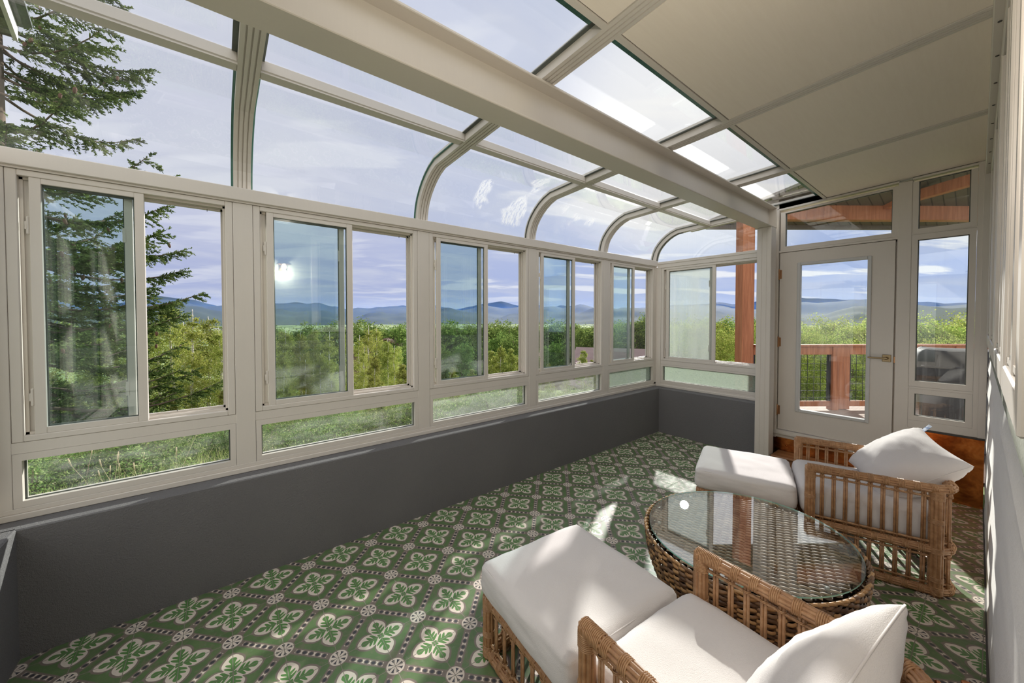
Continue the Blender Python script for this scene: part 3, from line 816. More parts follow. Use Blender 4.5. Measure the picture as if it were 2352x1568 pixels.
# closing of the near and far gables
w = new_window('curved gable pane of the far wall')
g_ = MB(); gp = [(y, z) for (y, z) in inner if y >= 1.5] + [(1.455, roof_z(1.455)), (1.455, 2.425), (2.885, 2.425)]
n_ = len(gp)
V = [(L+.030, y, z) for y, z in gp]+[(L+.034, y, z) for y, z in gp]
g_.add(V, [tuple(range(n_)), tuple(range(2*n_-1, n_-1, -1))]+[(k, (k+1) % n_, n_+(k+1) % n_, n_+k) for k in range(n_)]); g_.build('glass_pane', G_DOOR, w)
e = MB(); gi = [p for p in offset_path(inner, -.012) if p[0] > 2.3]
V, F = strip_mesh(gi, L+.012, L+.028, .010); e.add(V, F); e.build('glazing_seal', M_GASKET, w)
mb = MB(); V = []
mb.add([(L+.004, 2.40, roof_z(2.4)-.016), (L+.004, 1.46, roof_z(1.46)-.016), (L+.004, 1.46, roof_z(1.46)+.01), (L+.004, 2.40, roof_z(2.4)+.01),
        (L+.06, 2.40, roof_z(2.4)-.016), (L+.06, 1.46, roof_z(1.46)-.016), (L+.06, 1.46, roof_z(1.46)+.01), (L+.06, 2.40, roof_z(2.4)+.01)],
       [(0, 1, 2, 3), (7, 6, 5, 4), (0, 4, 5, 1), (1, 5, 6, 2), (2, 6, 7, 3), (3, 7, 4, 0)])
trim(mb, M_ALU)
w = new_window('gable pane of the near end wall')
g_ = MB(); gp = [(y, z) for (y, z) in inner if y >= 0] + [(0.0, 2.45), (2.885, 2.45)]
n_ = len(gp); V = [(XW, y, z) for y, z in gp]+[(XW-.004, y, z) for y, z in gp]
g_.add(V, [tuple(range(n_)), tuple(range(2*n_-1, n_-1, -1))]+[(k, (k+1) % n_, n_+(k+1) % n_, n_+k) for k in range(n_)]); g_.build('glass_pane', G_DOOR, w)
# cover flashing outside over the ceiling panels and the house roof edge above
mb = MB(); V, F = strip_mesh([(1.02, roof_z(1.02)+.085), (YR, roof_z(YR)+.085)], -.95, L+.06, .02); mb.add(V, F)
trim(mb, M_ALU)

# ---- house windows on the right wall: white frames nearly edge on
def house_window(x0, x1, z0, z1, label):
    w = new_window(label)
    f = MB(); ya = YR-.006; yb = YR+.010
    f.box(x0, x0+.085, ya, yb, z0, z1, bev=.004); f.box(x1-.085, x1, ya, yb, z0, z1, bev=.004)
    f.box(x0+.085, x1-.085, ya, yb, z0, z0+.075, bev=.004); f.box(x0+.085, x1-.085, ya, yb, z1-.07, z1, bev=.004)
    mid = (x0+x1)/2
    f.box(mid-.03, mid+.03, ya, yb-.004, z0+.075, z1-.07, bev=.003)
    for q in (x0+.10, x1-.115): f.box(q, q+.014, ya, yb-.006, z0+.085, z1-.08)
    f.box(x0+.1, x1-.1, ya, yb-.006, z0+.085, z0+.10)
    f.build('window_frame', M_VINYL, w)
    g_ = MB(); g_.box(x0+.085, x1-.085, YR-.0058, YR-.003, z0+.07, z1-.07); g_.build('glass_pane', mat('dark house glass', (.03, .035, .035), .03, spec=1.0, coat=1.0), w)
    p = MB(); p.box(x0+.16, x0+.19, YR+.0005, YR+.004, z0+.101, z0+.112); p.box(mid+.1, mid+.13, YR+.0005, YR+.004, z0+.101, z0+.112); p.build('weep_cap', M_DARKGAP, w)
    return w
for k, (xa, xb) in enumerate(((1.08, 1.80), (1.83, 2.75), (2.78, 3.75), (3.78, 4.75))):
    house_window(xa, xb, 1.415, 2.80, 'white house window on the right wall, number %d from the camera' % (k+1))

# ------------------------------------------------------------------ furniture builders
def bundle(nlobes, depth=.27):
    def f(a):
        w = 2*PI/nlobes; b = (a + w/2) % w - w/2; R0, rl = .80, .80*math.sin(w/2)*1.02
        return R0*math.cos(b) + math.sqrt(max(0, rl*rl - (R0*math.sin(b))**2))
    return f
def arc_path(pts, rad, seg=7):
    """round the inner corners of a polyline"""
    P = [Vector(p) for p in pts]; out = [P[0]]
    for i in range(1, len(P)-1):
        a = (P[i-1]-P[i]); b = (P[i+1]-P[i]); r = min(rad, a.length*.49, b.length*.49)
        p0 = P[i]+a.normalized()*r; p1 = P[i]+b.normalized()*r
        for k in range(seg+1):
            t = k/seg; out.append(p0*(1-t)**2 + P[i]*2*t*(1-t) + p1*t*t)
    out.append(P[-1]); return out
def resample(pts, step):
    P = [Vector(p) for p in pts]; out = [P[0].copy()]; tot = sum((P[i+1]-P[i]).length for i in range(len(P)-1))
    n = max(1, int(round(tot/step))); d = tot/n; acc = 0; need = d
    for i in range(len(P)-1):
        a, b = P[i], P[i+1]; l_ = (b-a).length
        while acc + l_ >= need - 1e-9 and len(out) < n:
            out.append(a.lerp(b, (need-acc)/l_)); need += d
        acc += l_
    out.append(P[-1].copy()); return out
def wraps(mb, path, r, every=.085, count=4, w=.0055, mi=1, start=.05, dens=None):
    """groups of binding rings along a path"""
    P = [Vector(p) for p in path]
    cum = [0]
    for i in range(len(P)-1): cum.append(cum[-1]+(P[i+1]-P[i]).length)
    tot = cum[-1]
    def at(s):
        s = max(0, min(tot, s))
        for i in range(len(P)-1):
            if s <= cum[i+1]: return P[i].lerp(P[i+1], (s-cum[i])/(cum[i+1]-cum[i]+1e-9)), (P[i+1]-P[i]).normalized()
        return P[-1], (P[-1]-P[-2]).normalized()
    cs = []
    s = start
    while s < tot-start*.6:
        cs.append((s, count)); s += every
    for (c, k_) in cs + (dens or []):
        for k in range(k_):
            p, t = at(c+(k-(k_-1)/2)*w*1.08)
            ring(mb, p, t, r, w*.52, mi)
def ring(mb, p, t, r, rr, mi=1, n=12, m_=5):
    q = t.orthogonal().normalized(); w_ = t.cross(q)
    V, F = [], []
    for i in range(n):
        a = 2*PI*i/n; d = q*math.cos(a)+w_*math.sin(a)
        for j in range(m_):
            b = 2*PI*j/m_; V.append(p + d*(r+math.cos(b)*rr) + t*math.sin(b)*rr)
    for i in range(n):
        i2 = (i+1) % n
        for j in range(m_):
            j2 = (j+1) % m_; F.append((i*m_+j, i2*m_+j, i2*m_+j2, i*m_+j2))
    mb.add(V, F, mi, True)
def pole(mb, path, r=.021, every=.085, start=.05, count=4, step=.03, dens=None):
    P = resample(path, step)
    mb.tube(P, r*.99, 72, 0, prof=bundle(9))
    wraps(mb, P, r+.0012, every, count+1, start=start, dens=dens)
def thin_wrapped(mb, path, r=.0065):
    P = resample(path, .0045)
    mb.tube(P, r, 8, 1, rfun=lambda t, n=len(P): 1.0)
    # helical look from alternating radii
    n = len(P); base = len(mb.v)-n*8
    for i in range(n):
        k = 1.18 if i % 2 else .92
        c = P[i]
        for j in range(8):
            v = Vector(mb.v[base+i*8+j]); mb.v[base+i*8+j] = tuple(c+(v-c)*k)
def slat(mb, x, y, z0, z1, dx, dy):
    """pair of reeds standing side by side; dx,dy = direction of the rail"""
    for s in (-1, 1):
        mb.tube([(x+dx*s*.0056, y+dy*s*.0056, z0), (x+dx*s*.0056, y+dy*s*.0056, z1)], .0056, 7, 0)
    for z in (z0+.035, z1-.035):
        for k in range(2): ring(mb, Vector((x, y, z+k*.005)), Vector((0, 0, 1)), .0125, .0024, 1, 8, 4)

def cushion_mesh(name, w, d, h, rad, crown, parent, z0=0, cx=0, cy=0, n=22, seed=0, bulge=.012, dip=0.0):
    V, F = [], []; idx = {}
    hx, hy, hz = w/2, d/2, h/2
    def vert(a, b, c):
        key = (round(a, 5), round(b, 5), round(c, 5))
        if key in idx: return idx[key]
        p = Vector((a*hx, b*hy, c*hz))
        q = Vector((max(-hx+rad, min(hx-rad, p.x)), max(-hy+rad, min(hy-rad, p.y)), max(-hz+rad*.8, min(hz-rad*.8, p.z))))
        dd = p-q
        if dd.length > 1e-6: p = q + dd.normalized()*rad*(1 if abs(c) < .99 else 1)
        cr = (1-a*a)*(1-b*b)
        if c > 0: p.z += crown*cr**.6*c - dip*cr
        e = (1-c*c)
        p.x += a*bulge*e*(1-b*b*.6); p.y += b*bulge*e*(1-a*a*.6)
        nn = mnoise.noise(Vector((a*2.3+seed, b*2.1, c*1.5)))*.006 + mnoise.noise(Vector((a*5+seed, b*5, c*4)))*.0025
        p += Vector((a, b, c)).normalized()*nn
        V.append((p.x+cx, p.y+cy, p.z+z0+hz)); idx[key] = len(V)-1; return len(V)-1
    def warp(t): return math.copysign(abs(t)**.85, t)
    ts = [warp(-1+2*i/n) for i in range(n+1)]
    for ax in range(3):
        for sgn in (-1, 1):
            for i in range(n):
                for j in range(n):
                    q = []
                    for (u, v) in ((ts[i], ts[j]), (ts[i+1], ts[j]), (ts[i+1], ts[j+1]), (ts[i], ts[j+1])):
                        c = [0, 0, 0]; c[ax] = sgn; c[(ax+1) % 3] = u; c[(ax+2) % 3] = v; q.append(vert(*c))
                    F.append(tuple(q if sgn > 0 else q[::-1]))
    o = link_mesh(name, V, F, M_FABRIC, parent, True)
    # piping seam round the upper edge
    loop = []
    k_ = rad*.55
    for (a, b) in ((-1, -1), (1, -1), (1, 1), (-1, 1)):
        loop.append((cx+a*(hx-k_*.55), cy+b*(hy-k_*.55), z0+h-k_*.62))
    lp = []
    for i in range(4):
        p, q = Vector(loop[i]), Vector(loop[(i+1) % 4])
        for t in np.linspace(.06, .94, 9): 
            pt = p.lerp(q, t); b_ = 4*t*(1-t); nrm = Vector(((p.x+q.x)/2-cx, (p.y+q.y)/2-cy, 0)).normalized()
            pt += nrm*(bulge*.35*b_)
            lp.append(pt)
    mb = MB(); mb.tube(lp, .0028, 6, 0, closed=True); mb.build('piping', M_PIPING, o)
    return o

def armchair(name='armchair'):
    root = empty(name)
    hw, yf, yb, zt, zr = .337, .315, -.335, .625, .268
    U = lambda z, x=hw: arc_path([(x, yf, z), (x, yb+.0, z), (-x, yb, z), (-x, yf, z)], .13)
    ringp = lambda z: arc_path([(0, yf, z), (hw, yf, z), (hw, yb, z), (-hw, yb, z), (-hw, yf, z), (-.001, yf, z)], .06)
    fr = MB()
    for z in (zr, .026):
        P = U(z); pole(fr, P, .0235, .066, .05)
        pole(fr, [(hw, yf, z), (-hw, yf, z)], .0235, .066, .05)
        for s in (-1, 1): wraps(fr, [(s*hw, yf, z-.02), (s*hw, yf, z+.02)], .0235, 1, 7, start=.02)
    for z, in ((.312,), (.226,), (.068,)):
        thin_wrapped(fr, arc_path([(hw, yf, z), (hw, yb, z), (-hw, yb, z), (-hw, yf, z)], .13))
        thin_wrapped(fr, [(hw, yf, z), (-hw, yf, z)])
    # seat deck of slats
    for k in range(9):
        x = -hw+.06+k*.075*.98
        fr.tube([(x, yf, zr+.012), (x, yb, zr+.012)], .008, 6, 0)
    fr.build('frame', [M_RATTAN, M_WRAP], root)
    # top rail = arms and back in one hoop
    tr = MB()
    pole(tr, U(zt), .0245, .066, .07, 4)
    for s in (-1, 1):
        wraps(tr, [(s*hw, yf-.07, zt), (s*hw, yf+.018, zt)], .0265, .2, 14, start=.044)
        ring(tr, Vector((s*hw, yf+.012, zt)), Vector((0, 1, 0)), .012, .010, 1)
    thin_wrapped(tr, arc_path([(hw, yf, zt-.048), (hw, yb, zt-.048), (-hw, yb, zt-.048), (-hw, yf, zt-.048)], .13))
    tr.build('arm_rail', [M_RATTAN, M_WRAP], root)
    for s in (-1, 1):
        for (y, r_, nm_) in ((yf, .0265, 'front_post'), (yb+.085, .030, 'back_post')):
            p = MB(); x = s*hw - (0 if y == yf else s*.004)
            pole(p, [(x, y, .0), (x, y, zt+(.012 if y == yf else -.01))], r_, .17, .10, 4, .05, dens=[(zt-.035, 9), (.035, 8), (zr, 6)])
            p.build(nm_, [M_RATTAN, M_WRAP], root)
    # slats: sides (upper, lower) and back; front lower row
    def side_slats(z0, z1):
        out = []
        for s in (-1, 1):
            ys = np.linspace(yf-.060, yb+.138, 9)
            for y in ys: out.append((s*hw, y, 0, 1, z0, z1))
        for x in np.linspace(-.17, .17, 5): out.append((x, yb, 1, 0, z0, z1))
        for s in (-1, 1):
            a = math.radians(45); out.append((s*(hw-.028), yb+.028, math.cos(a), s*math.sin(a), z0, z1))
        return out
    for (x, y, ddx, ddy, z0, z1) in side_slats(zr, zt) + side_slats(.026, zr):
        b = MB(); slat(b, x, y, z0+.01, z1-.01, ddx, ddy); b.build('slat', [M_RATTAN, M_WRAP], root)
    for x in np.linspace(-.25, .25, 7):
        b = MB(); slat(b, x, yf, .036, zr-.01, 1, 0); b.build('slat', [M_RATTAN, M_WRAP], root)
    cushion_mesh('seat_cushion', .615, .640, .186, .040, .012, root, z0=.292, cy=.035, seed=3)
    return root

def ottoman(name='ottoman'):
    root = empty(name); hw, hd, zt = .288, .275, .275
    fr = MB()
    for z in (zt, .026):
        for (a, b) in (((-hw, -hd, z), (hw, -hd, z)), ((hw, -hd, z), (hw, hd, z)), ((hw, hd, z), (-hw, hd, z)), ((-hw, hd, z), (-hw, -hd, z))):
            pole(fr, [a, b], .0235, .064, .05, 4)
    for z in (.070,):
        for (a, b) in (((-hw, -hd, z), (hw, -hd, z)), ((hw, -hd, z), (hw, hd, z)), ((hw, hd, z), (-hw, hd, z)), ((-hw, hd, z), (-hw, -hd, z))): thin_wrapped(fr, [a, b])
    for k in range(7): fr.tube([(-hw+.06+k*.077, -hd, zt+.008), (-hw+.06+k*.077, hd, zt+.008)], .008, 6, 0)
    fr.build('frame', [M_RATTAN, M_WRAP], root)
    for sx in (-1, 1):
        for sy in (-1, 1):
            p = MB(); pole(p, [(sx*hw, sy*hd, 0), (sx*hw, sy*hd, zt+.024)], .0265, .17, .12, 4, .05, dens=[(zt-.015, 10), (.035, 9)]); p.build('leg', [M_RATTAN, M_WRAP], root)
    for t in np.linspace(-.205, .205, 7):
        for s in (-1, 1):
            b = MB(); slat(b, t, s*hd, .036, zt-.008, 1, 0); b.build('slat', [M_RATTAN, M_WRAP], root)
            b = MB(); slat(b, s*hw, t, .036, zt-.008, 0, 1); b.build('slat', [M_RATTAN, M_WRAP], root)
    cushion_mesh('cushion', .635, .615, .152, .030, .012, root, z0=.298, seed=8)
    return root

c1 = armchair(); c1.location = (1.238, .405, 0); c1.rotation_euler = (0, 0, math.radians(-4.8))
tag(c1, 'near tan rattan armchair with white seat cushion, cut off by the bottom of the view', 'armchair', 'rattan armchairs')
c2 = copy_tree(c1); c2.location = (3.543, .471, 0); c2.rotation_euler = (0, 0, math.radians(18.5))
tag(c2, 'far tan rattan armchair with white seat cushion, in front of the copper sheet', 'armchair', 'rattan armchairs')
o1 = ottoman(); o1.location = (1.275, 1.103, 0); o1.rotation_euler = (0, 0, math.radians(-5.3))
tag(o1, 'near square rattan ottoman with white cushion, drawn up to the near armchair', 'ottoman', 'rattan ottomans')
o2 = copy_tree(o1); o2.location = (3.335, 1.125, 0); o2.rotation_euler = (0, 0, math.radians(18))
tag(o2, 'far square rattan ottoman with white cushion, beside the steel beam post', 'ottoman', 'rattan ottomans')

def pillow(name, center, e1, e2, s1, s2, thick, label, seed=0, tagcorner=None):
    e1 = Vector(e1).normalized(); e2 = Vector(e2); e2 = (e2 - e1*e1.dot(e2)).normalized(); e3 = e1.cross(e2)
    n = 44; V, F = [], []; c = Vector(center)
    def pt(u, v, sg):
        pin = 1 - .085*(1-v*v)*abs(u)**3; pin2 = 1 - .085*(1-u*u)*abs(v)**3
        k = ((1-u*u)*(1-v*v))
        t = thick*(k**.40)*(1-.1*(1-k))
        wr = mnoise.noise(Vector((u*1.6+seed, v*1.6, sg*.7)))*.016*k**.3 + mnoise.noise(Vector((u*4+seed, v*9, sg)))*.0045*k**.2 + mnoise.noise(Vector((u*3.0+seed, v*26, sg)))*.006*math.exp(-((abs(u)-1)/.22)**2)
        return c + e1*(s1*u*pin) + e2*(s2*v*pin2) + e3*(sg*t + wr*sg)
    sgm = lambda i: math.sin((-1+2*i/n)*PI/2)
    for sg in (1, -1):
        o_ = len(V)
        for i in range(n+1):
            for j in range(n+1): V.append(pt(sgm(i), sgm(j), sg))
        for i in range(n):
            for j in range(n):
                q = (o_+i*(n+1)+j, o_+(i+1)*(n+1)+j, o_+(i+1)*(n+1)+j+1, o_+i*(n+1)+j+1)
                F.append(q if sg > 0 else q[::-1])
    root = link_mesh(name, V, F, M_FABRIC, None, True)
    bm = bmesh.new(); bm.from_mesh(root.data); bmesh.ops.remove_doubles(bm, verts=bm.verts, dist=.0008); bm.to_mesh(root.data); bm.free()
    lp = []
    for (a, b) in (((-1, -1), (1, -1)), ((1, -1), (1, 1)), ((1, 1), (-1, 1)), ((-1, 1), (-1, -1))):
        for k in range(24):
            t = k/24; u = a[0]+(b[0]-a[0])*t; v = a[1]+(b[1]-a[1])*t; lp.append(pt(u, v, 0))
    mb = MB(); mb.tube(lp, .003, 6, 0, closed=True); mb.build('seam', M_PIPING, root)
    tag(root, label, 'pillow')
    if tagcorner:
        p = pt(tagcorner[0]*.93, tagcorner[1]*.99, 0)
        mb = MB(); d = e2*tagcorner[1]
        V = [p, p+e1*.035*-tagcorner[0], p+e1*.032*-tagcorner[0]+d*.055+e3*.008, p-e1*.0+d*.055+e3*.012]
        V += [v+e3*.0015 for v in V]
        mb.add(V, [(0, 1, 2, 3), (7, 6, 5, 4), (0, 4, 5, 1), (1, 5, 6, 2), (2, 6, 7, 3), (3, 7, 4, 0)]); tg = mb.build('care_label', M_TAG, root); tg['label'] = 'blue and white cloth label'
    return root
Lc, Tc, Rc = Vector((3.85, .546, .545)), Vector((3.84, .237, .765)), Vector((3.425, .04, .70))
cc = (Lc+Rc)/2
pillow('back_pillow', cc+Vector((0, 0, .02)), Rc-Tc, Tc-Lc,   .272, .243, .150, 'white square back pillow with a blue label, lying tilted on the far rattan armchair', 2.0, (-1, 1))
pillow('back_pillow', (1.205, .245, .632), (1, -.105, 0), (0, -.46, .89), .268, .242, .10, 'white square back pillow standing against the back of the near rattan armchair', 5.0)

# ---- coffee table
TC = Vector((2.355, .781, 0)); TA = math.radians(168.5-180)
tab = empty('coffee_table', TC, TA)
tag(tab, 'oval woven coffee table of brown kubu rattan with a green edged glass top', 'coffee table')
def ell(a, k): return (.538*k*math.cos(a), .485*k*math.sin(a))
def prof_k(z):
    t = z/.39; return .765 + .255*math.sin(min(1, t*1.02)*PI/2)**.9
mb = MB(); ns = 86; rows = 26; sub = 5
rr = random.Random(5)
for k in range(rows):
    z0 = .012 + k*.372/rows; z1 = z0 + .372/rows*1.38
    n = ns*sub; cs = []
    for i in range(n):
        a = 2*PI*i/n; s = math.sin(PI*(i/sub) + PI*k); amp = .0065*s
        ring_ = []
        for (zz, ex) in ((z0, -.004), ((z0+z1)/2-.004, .0035), ((z0+z1)/2+.004, .0035), (z1, -.004)):
            x, y = ell(a, prof_k(zz)); l_ = math.hypot(x, y); q = (l_+amp+ex)/l_
            ring_.append((x*q, y*q, zz + .004*math.sin(2*PI*i/sub/4+k)))
        cs.append(ring_)
    V = [p for r_ in cs for p in r_]
    for st in range(ns):
        up_ = math.sin(PI*(st+.5)+PI*k) > 0
        col = .12+rr.random()**1.3*.5
        if up_ and rr.random() < .55: col = .66+rr.random()*.3
        F = []
        for i in range(st*sub, (st+1)*sub):
            i2 = (i+1) % n
            for j in range(3): F.append((i*4+j, i2*4+j, i2*4+j+1, i*4+j+1))
        o_ = len(mb.v)
        idxs = sorted({q for f in F for q in f}); mp = {q: w_ for w_, q in enumerate(idxs)}
        mb.add([V[q] for q in idxs], [tuple(mp[q] for q in f) for f in F], 0, True, col)
# rim braid
n = 92
for i in range(n):
    a0 = 2*PI*i/n; a1 = 2*PI*(i+1.75)/n; P = []
    for t in np.linspace(0, 1, 7):
        a = a0+(a1-a0)*t; x, y = ell(a, 1.012); l_ = math.hypot(x, y); q = (l_+.013*math.sin(t*PI*1.0)-.004)/l_
        P.append((x*q, y*q, .384+.016*math.sin(t*PI)-.010*t))
    o_ = len(mb.v); f_ = len(mb.f)
    mb.tube(P, .0078, 6, 0); c_ = rr.choice((.35, .5, .78, .85, .9))
    for q in range(f_, len(mb.f)): mb.r[q] = c_
body = mb.build('woven_body', M_WEAVE, tab, True)
mb = MB(); V = []
for i in range(64):
    a = 2*PI*i/64; x, y = ell(a, prof_k(.2)*.955); V.append((x, y, .37))
for i in range(64):
    a = 2*PI*i/64; x, y = ell(a, prof_k(0)*.965); V.append((x, y, .0))
mb.add(V, [tuple(range(64))] + [(i, (i+1) % 64, 64+(i+1) % 64, 64+i) for i in range(64)] + [tuple(range(127, 63, -1))])
mb.build('core', mat('dark table core', (.03, .018, .01), .8), tab)
mb = MB(); pitch_r, pitch_s = .0150, .037
ka = .528; kb = .475
R_ = int(kb/pitch_r)
th = math.radians(118)
def top_xy(p, q):                   # rows run obliquely across the top
    return (p*math.cos(th)-q*math.sin(th), p*math.sin(th)+q*math.cos(th))
RR = int(.56/pitch_r)+2
for k in range(-RR, RR+1):
    q0 = k*pitch_r
    st = -17
    while st < 17:
        p0 = st*pitch_s; F = []; V = []
        okk = True
        for i in range(7):
            p = p0+pitch_s*i/6
            s = math.sin(PI*i/6)*(1 if (st+k) % 2 == 0 else -1)
            for (dq, dz_) in ((-.0092, -.003), (-.003, .0018), (.003, .0018), (.0092, -.003)):
                x, y = top_xy(p, q0+dq + .004*math.sin(PI*i/6))
                if (x/ka)**2+(y/kb)**2 > 1.0: okk = False
                V.append((x, y, .3870+.0050*s+dz_))
        if okk:
            for i in range(6):
                for j in range(3): F.append((i*4+j, i*4+4+j, i*4+5+j, i*4+1+j))
            c_ = (.45+rr.random()*.5) if (st+k) % 2 == 0 else rr.random()*.4
            mb.add(V, F, 0, True, c_)
        st += 1
mb.build('woven_top', M_WEAVETOP, tab, True)
mb = MB(); V = []
for z, kk in ((.4055, 1.0), (.4125, 1.0)):
    for i in range(96):
        a = 2*PI*i/96; x, y = ell(a, .985*kk); V.append((x, y, z))
mb.add(V, [tuple(range(95, -1, -1)), tuple(range(96, 192))], 0)
mb.add(V, [(i, (i+1) % 96, 96+(i+1) % 96, 96+i) for i in range(96)], 1, True)
gt = mb.build('glass_top', [G_TABLE, G_TABLEEDGE], tab); gt['label'] = 'clear glass top with green edge'
for i in range(6):
    a = 2*PI*i/6+.3; x, y = ell(a, .88); b = MB(); b.lathe((x, y, .3925), (0, 0, 1), [(.009, 0), (.009, .0128)], 14); b.build('glass_bumper', mat('clear rubber', (.55, .58, .56), .2), tab)

# ---- hose bib on the house wall
fa = empty('hose_bib', (2.22, YR, .20)); tag(fa, 'small copper and bronze hose bib low on the white house wall', 'faucet')
mb = MB(); mb.lathe((0, -.004, 0), (0, 1, 0), [(.026, 0), (.026, .006), (.012, .008), (.012, .05)], 18); mb.lathe((0, .035, -.0), (-.35, .9, 0), [(.016, 0), (.018, .01), (.018, .04), (.014, .045), (.013, .075)], 18)
mb.lathe((.0, .050, .0), (.1, .0, 1), [(.014, 0), (.011, .02), (.008, .034)], 14)
mb.build('valve_body', M_BRONZE, fa)
mb = MB(); mb.lathe((-.02, .085, 0), (-.35, .9, -.1), [(.012, 0), (.016, .025), (.016, .03), (.024, .032), (.024, .040), (.022, .046)], 18); mb.build('spout', M_COPPIPE, fa)
mb = MB(); mb.lathe((.004, .050, .034), (.1, 0, 1), [(.019, 0), (.021, .003), (.021, .008), (.017, .010)], 22); mb.build('handwheel', M_COPPIPE, fa)
mb = MB(); mb.box(-.03, .03, -.003, .002, -.03, .02); mb.lathe((.03, .012, -.02), (0, 1, 0), [(.012, -.01), (.012, .006)], 10); mb.build('wall_flange', M_COPPIPE, fa)

# ---- wall lantern on the house wall, seen mirrored in the second window
SC = Vector((.727, YR-.006, 2.36))
sc_ = empty('wall_lantern', SC); tag(sc_, 'small lit wall lantern on the house wall, mirrored in the second sliding window', 'lamp')
mb = MB(); mb.box(-.05, .05, 0, .012, -.09, .09, bev=.003); mb.tube([(0, .01, .05), (0, .07, .08), (0, .11, .04)], .008, 8); mb.build('bracket', M_BRONZE, sc_)
mb = MB(); mb.lathe((0, .11, .045), (0, 0, -1), [(.02, 0), (.085, .035), (.09, .05), (.086, .05), (.02, .008)], 24); mb.build('shade', M_BRONZE, sc_)
bm_ = bpy.data.materials.new('warm bulb'); bm_.use_nodes = True
bm_.node_tree.nodes['Principled BSDF'].inputs['Emission Color'].default_value = (1, .80, .55, 1); bm_.node_tree.nodes['Principled BSDF'].inputs['Emission Strength'].default_value = 4
mb = MB(); mb.lathe((0, .11, .010), (0, 0, -1), [(.012, 0), (.018, .01), (.034, .04), (.034, .06), (.020, .08), (.002, .086)], 18); mb.build('bulb', bm_, sc_)
ld = bpy.data.lights.new('lantern_light', 'POINT'); ld.energy = 15; ld.color = (1, .90, .78); ld.shadow_soft_size = .03
lo = bpy.data.objects.new('lantern_light', ld); lo.location = SC + Vector((0, .112, -.112)); COL.objects.link(lo)

# ------------------------------------------------------------------ deck, railing, roof overhang outside the far wall
ang = YAW - PI/2 + math.radians(1.0)              # direction the railing runs
RU = Vector((math.cos(ang), math.sin(ang), 0)); RN = Vector((-RU.y, RU.x, 0))   # RN points away from the camera
RP = Vector((6.50, 2.10, 0)); DZ = .19
def dk(u, n, z): p = RP + RU*u + RN*n; return (p.x, p.y, z)
mb = MB()
for k in range(-36, 2):
    n0 = .10 - .0 + k*.145
    mb.box(-.35, 6.0, n0, n0+.139, DZ-.035, DZ, tf=dk)
dob = mb.build('deck', M_DECKWOOD)
bm = bmesh.new(); bm.from_mesh(dob.data)
geom = bm.verts[:]+bm.edges[:]+bm.faces[:]
bmesh.ops.bisect_plane(bm, geom=geom, plane_co=(L+.13, 0, 0), plane_no=(1, 0, 0), clear_inner=True)
bm.to_mesh(dob.data); bm.free()
tag(dob, kind='structure', label='weathered deck boards outside the glazed door')
mb = MB(); mb.box(-.3, 6.0, .22, .26, DZ-.30, DZ-.04, tf=dk); o = mb.build('trim_deck_fascia', M_REDWOOD); o.name = 'trim_%d' % (_trim[0]+1); _trim[0] += 1; o['kind'] = 'structure'
post = MB(); post.box(-.17, .0, -.02, .15, -4.0, 3.25, tf=dk, bev=.006); post.box(.0, .05, .03, .10, -4, 3.2, tf=dk, bev=.004)
o = post.build('timber_post', M_REDWOOD); tag(o, 'tall red stained timber post outside the far wall, at the left end of the railing', 'post')
rail = empty('deck_railing', dk(0, .06, DZ), 0)
def rpart(name, boxes, m):
    b = MB()
    for bx in boxes: b.box(*bx[:6], tf=dk, bev=.004 if len(bx) < 7 else bx[6])
    o_ = b.build(name, m); o_.parent = rail; o_.matrix_parent_inverse = Matrix.Translation(Vector(dk(0, .06, DZ))).inverted(); return o_
rpart('cap_rail', [(.056, 5.6, -.02, .15, 1.178, 1.205)], M_REDWOOD)
rpart('top_rail', [(.056, 5.6, .03, .10, 1.05, 1.177)], M_REDWOOD)
rpart('bottom_rail', [(.056, 5.6, .04, .09, .245, .325)], M_REDWOOD)
for u in (1.36, 3.3, 5.2):
    rpart('railing_post', [(u-.08, u+.02, .01, .12, DZ-.25, 1.177)], M_REDWOOD)
    rpart('post_trim', [(u+.022, u+.20, .02, .10, .20, 1.177)], M_REDWOOD)
for (u0, u1) in ((.055, 1.275), (1.565, 3.215), (3.505, 5.115)):
    b = MB(); 
    k = 0; u = u0+.03
    while u < u1:
        b.box(u-.0025, u+.0025, .062, .067, .325, 1.05, tf=dk); u += .105
    z = .38
    while z < 1.05:
        b.box(u0, u1, .067, .072, z-.0025, z+.0025, tf=dk); z += .105
    b.box(u0, u0+.03, .045, .085, .326, 1.049, tf=dk); b.box(u1-.03, u1, .045, .085, .326, 1.049, tf=dk)
    o_ = b.build('wire_panel', M_WIRE); o_.parent = rail; o_.matrix_parent_inverse = Matrix.Translation(Vector(dk(0, .06, DZ))).inverted()
tag(rail, 'red stained deck railing with black wire mesh panels', 'railing')
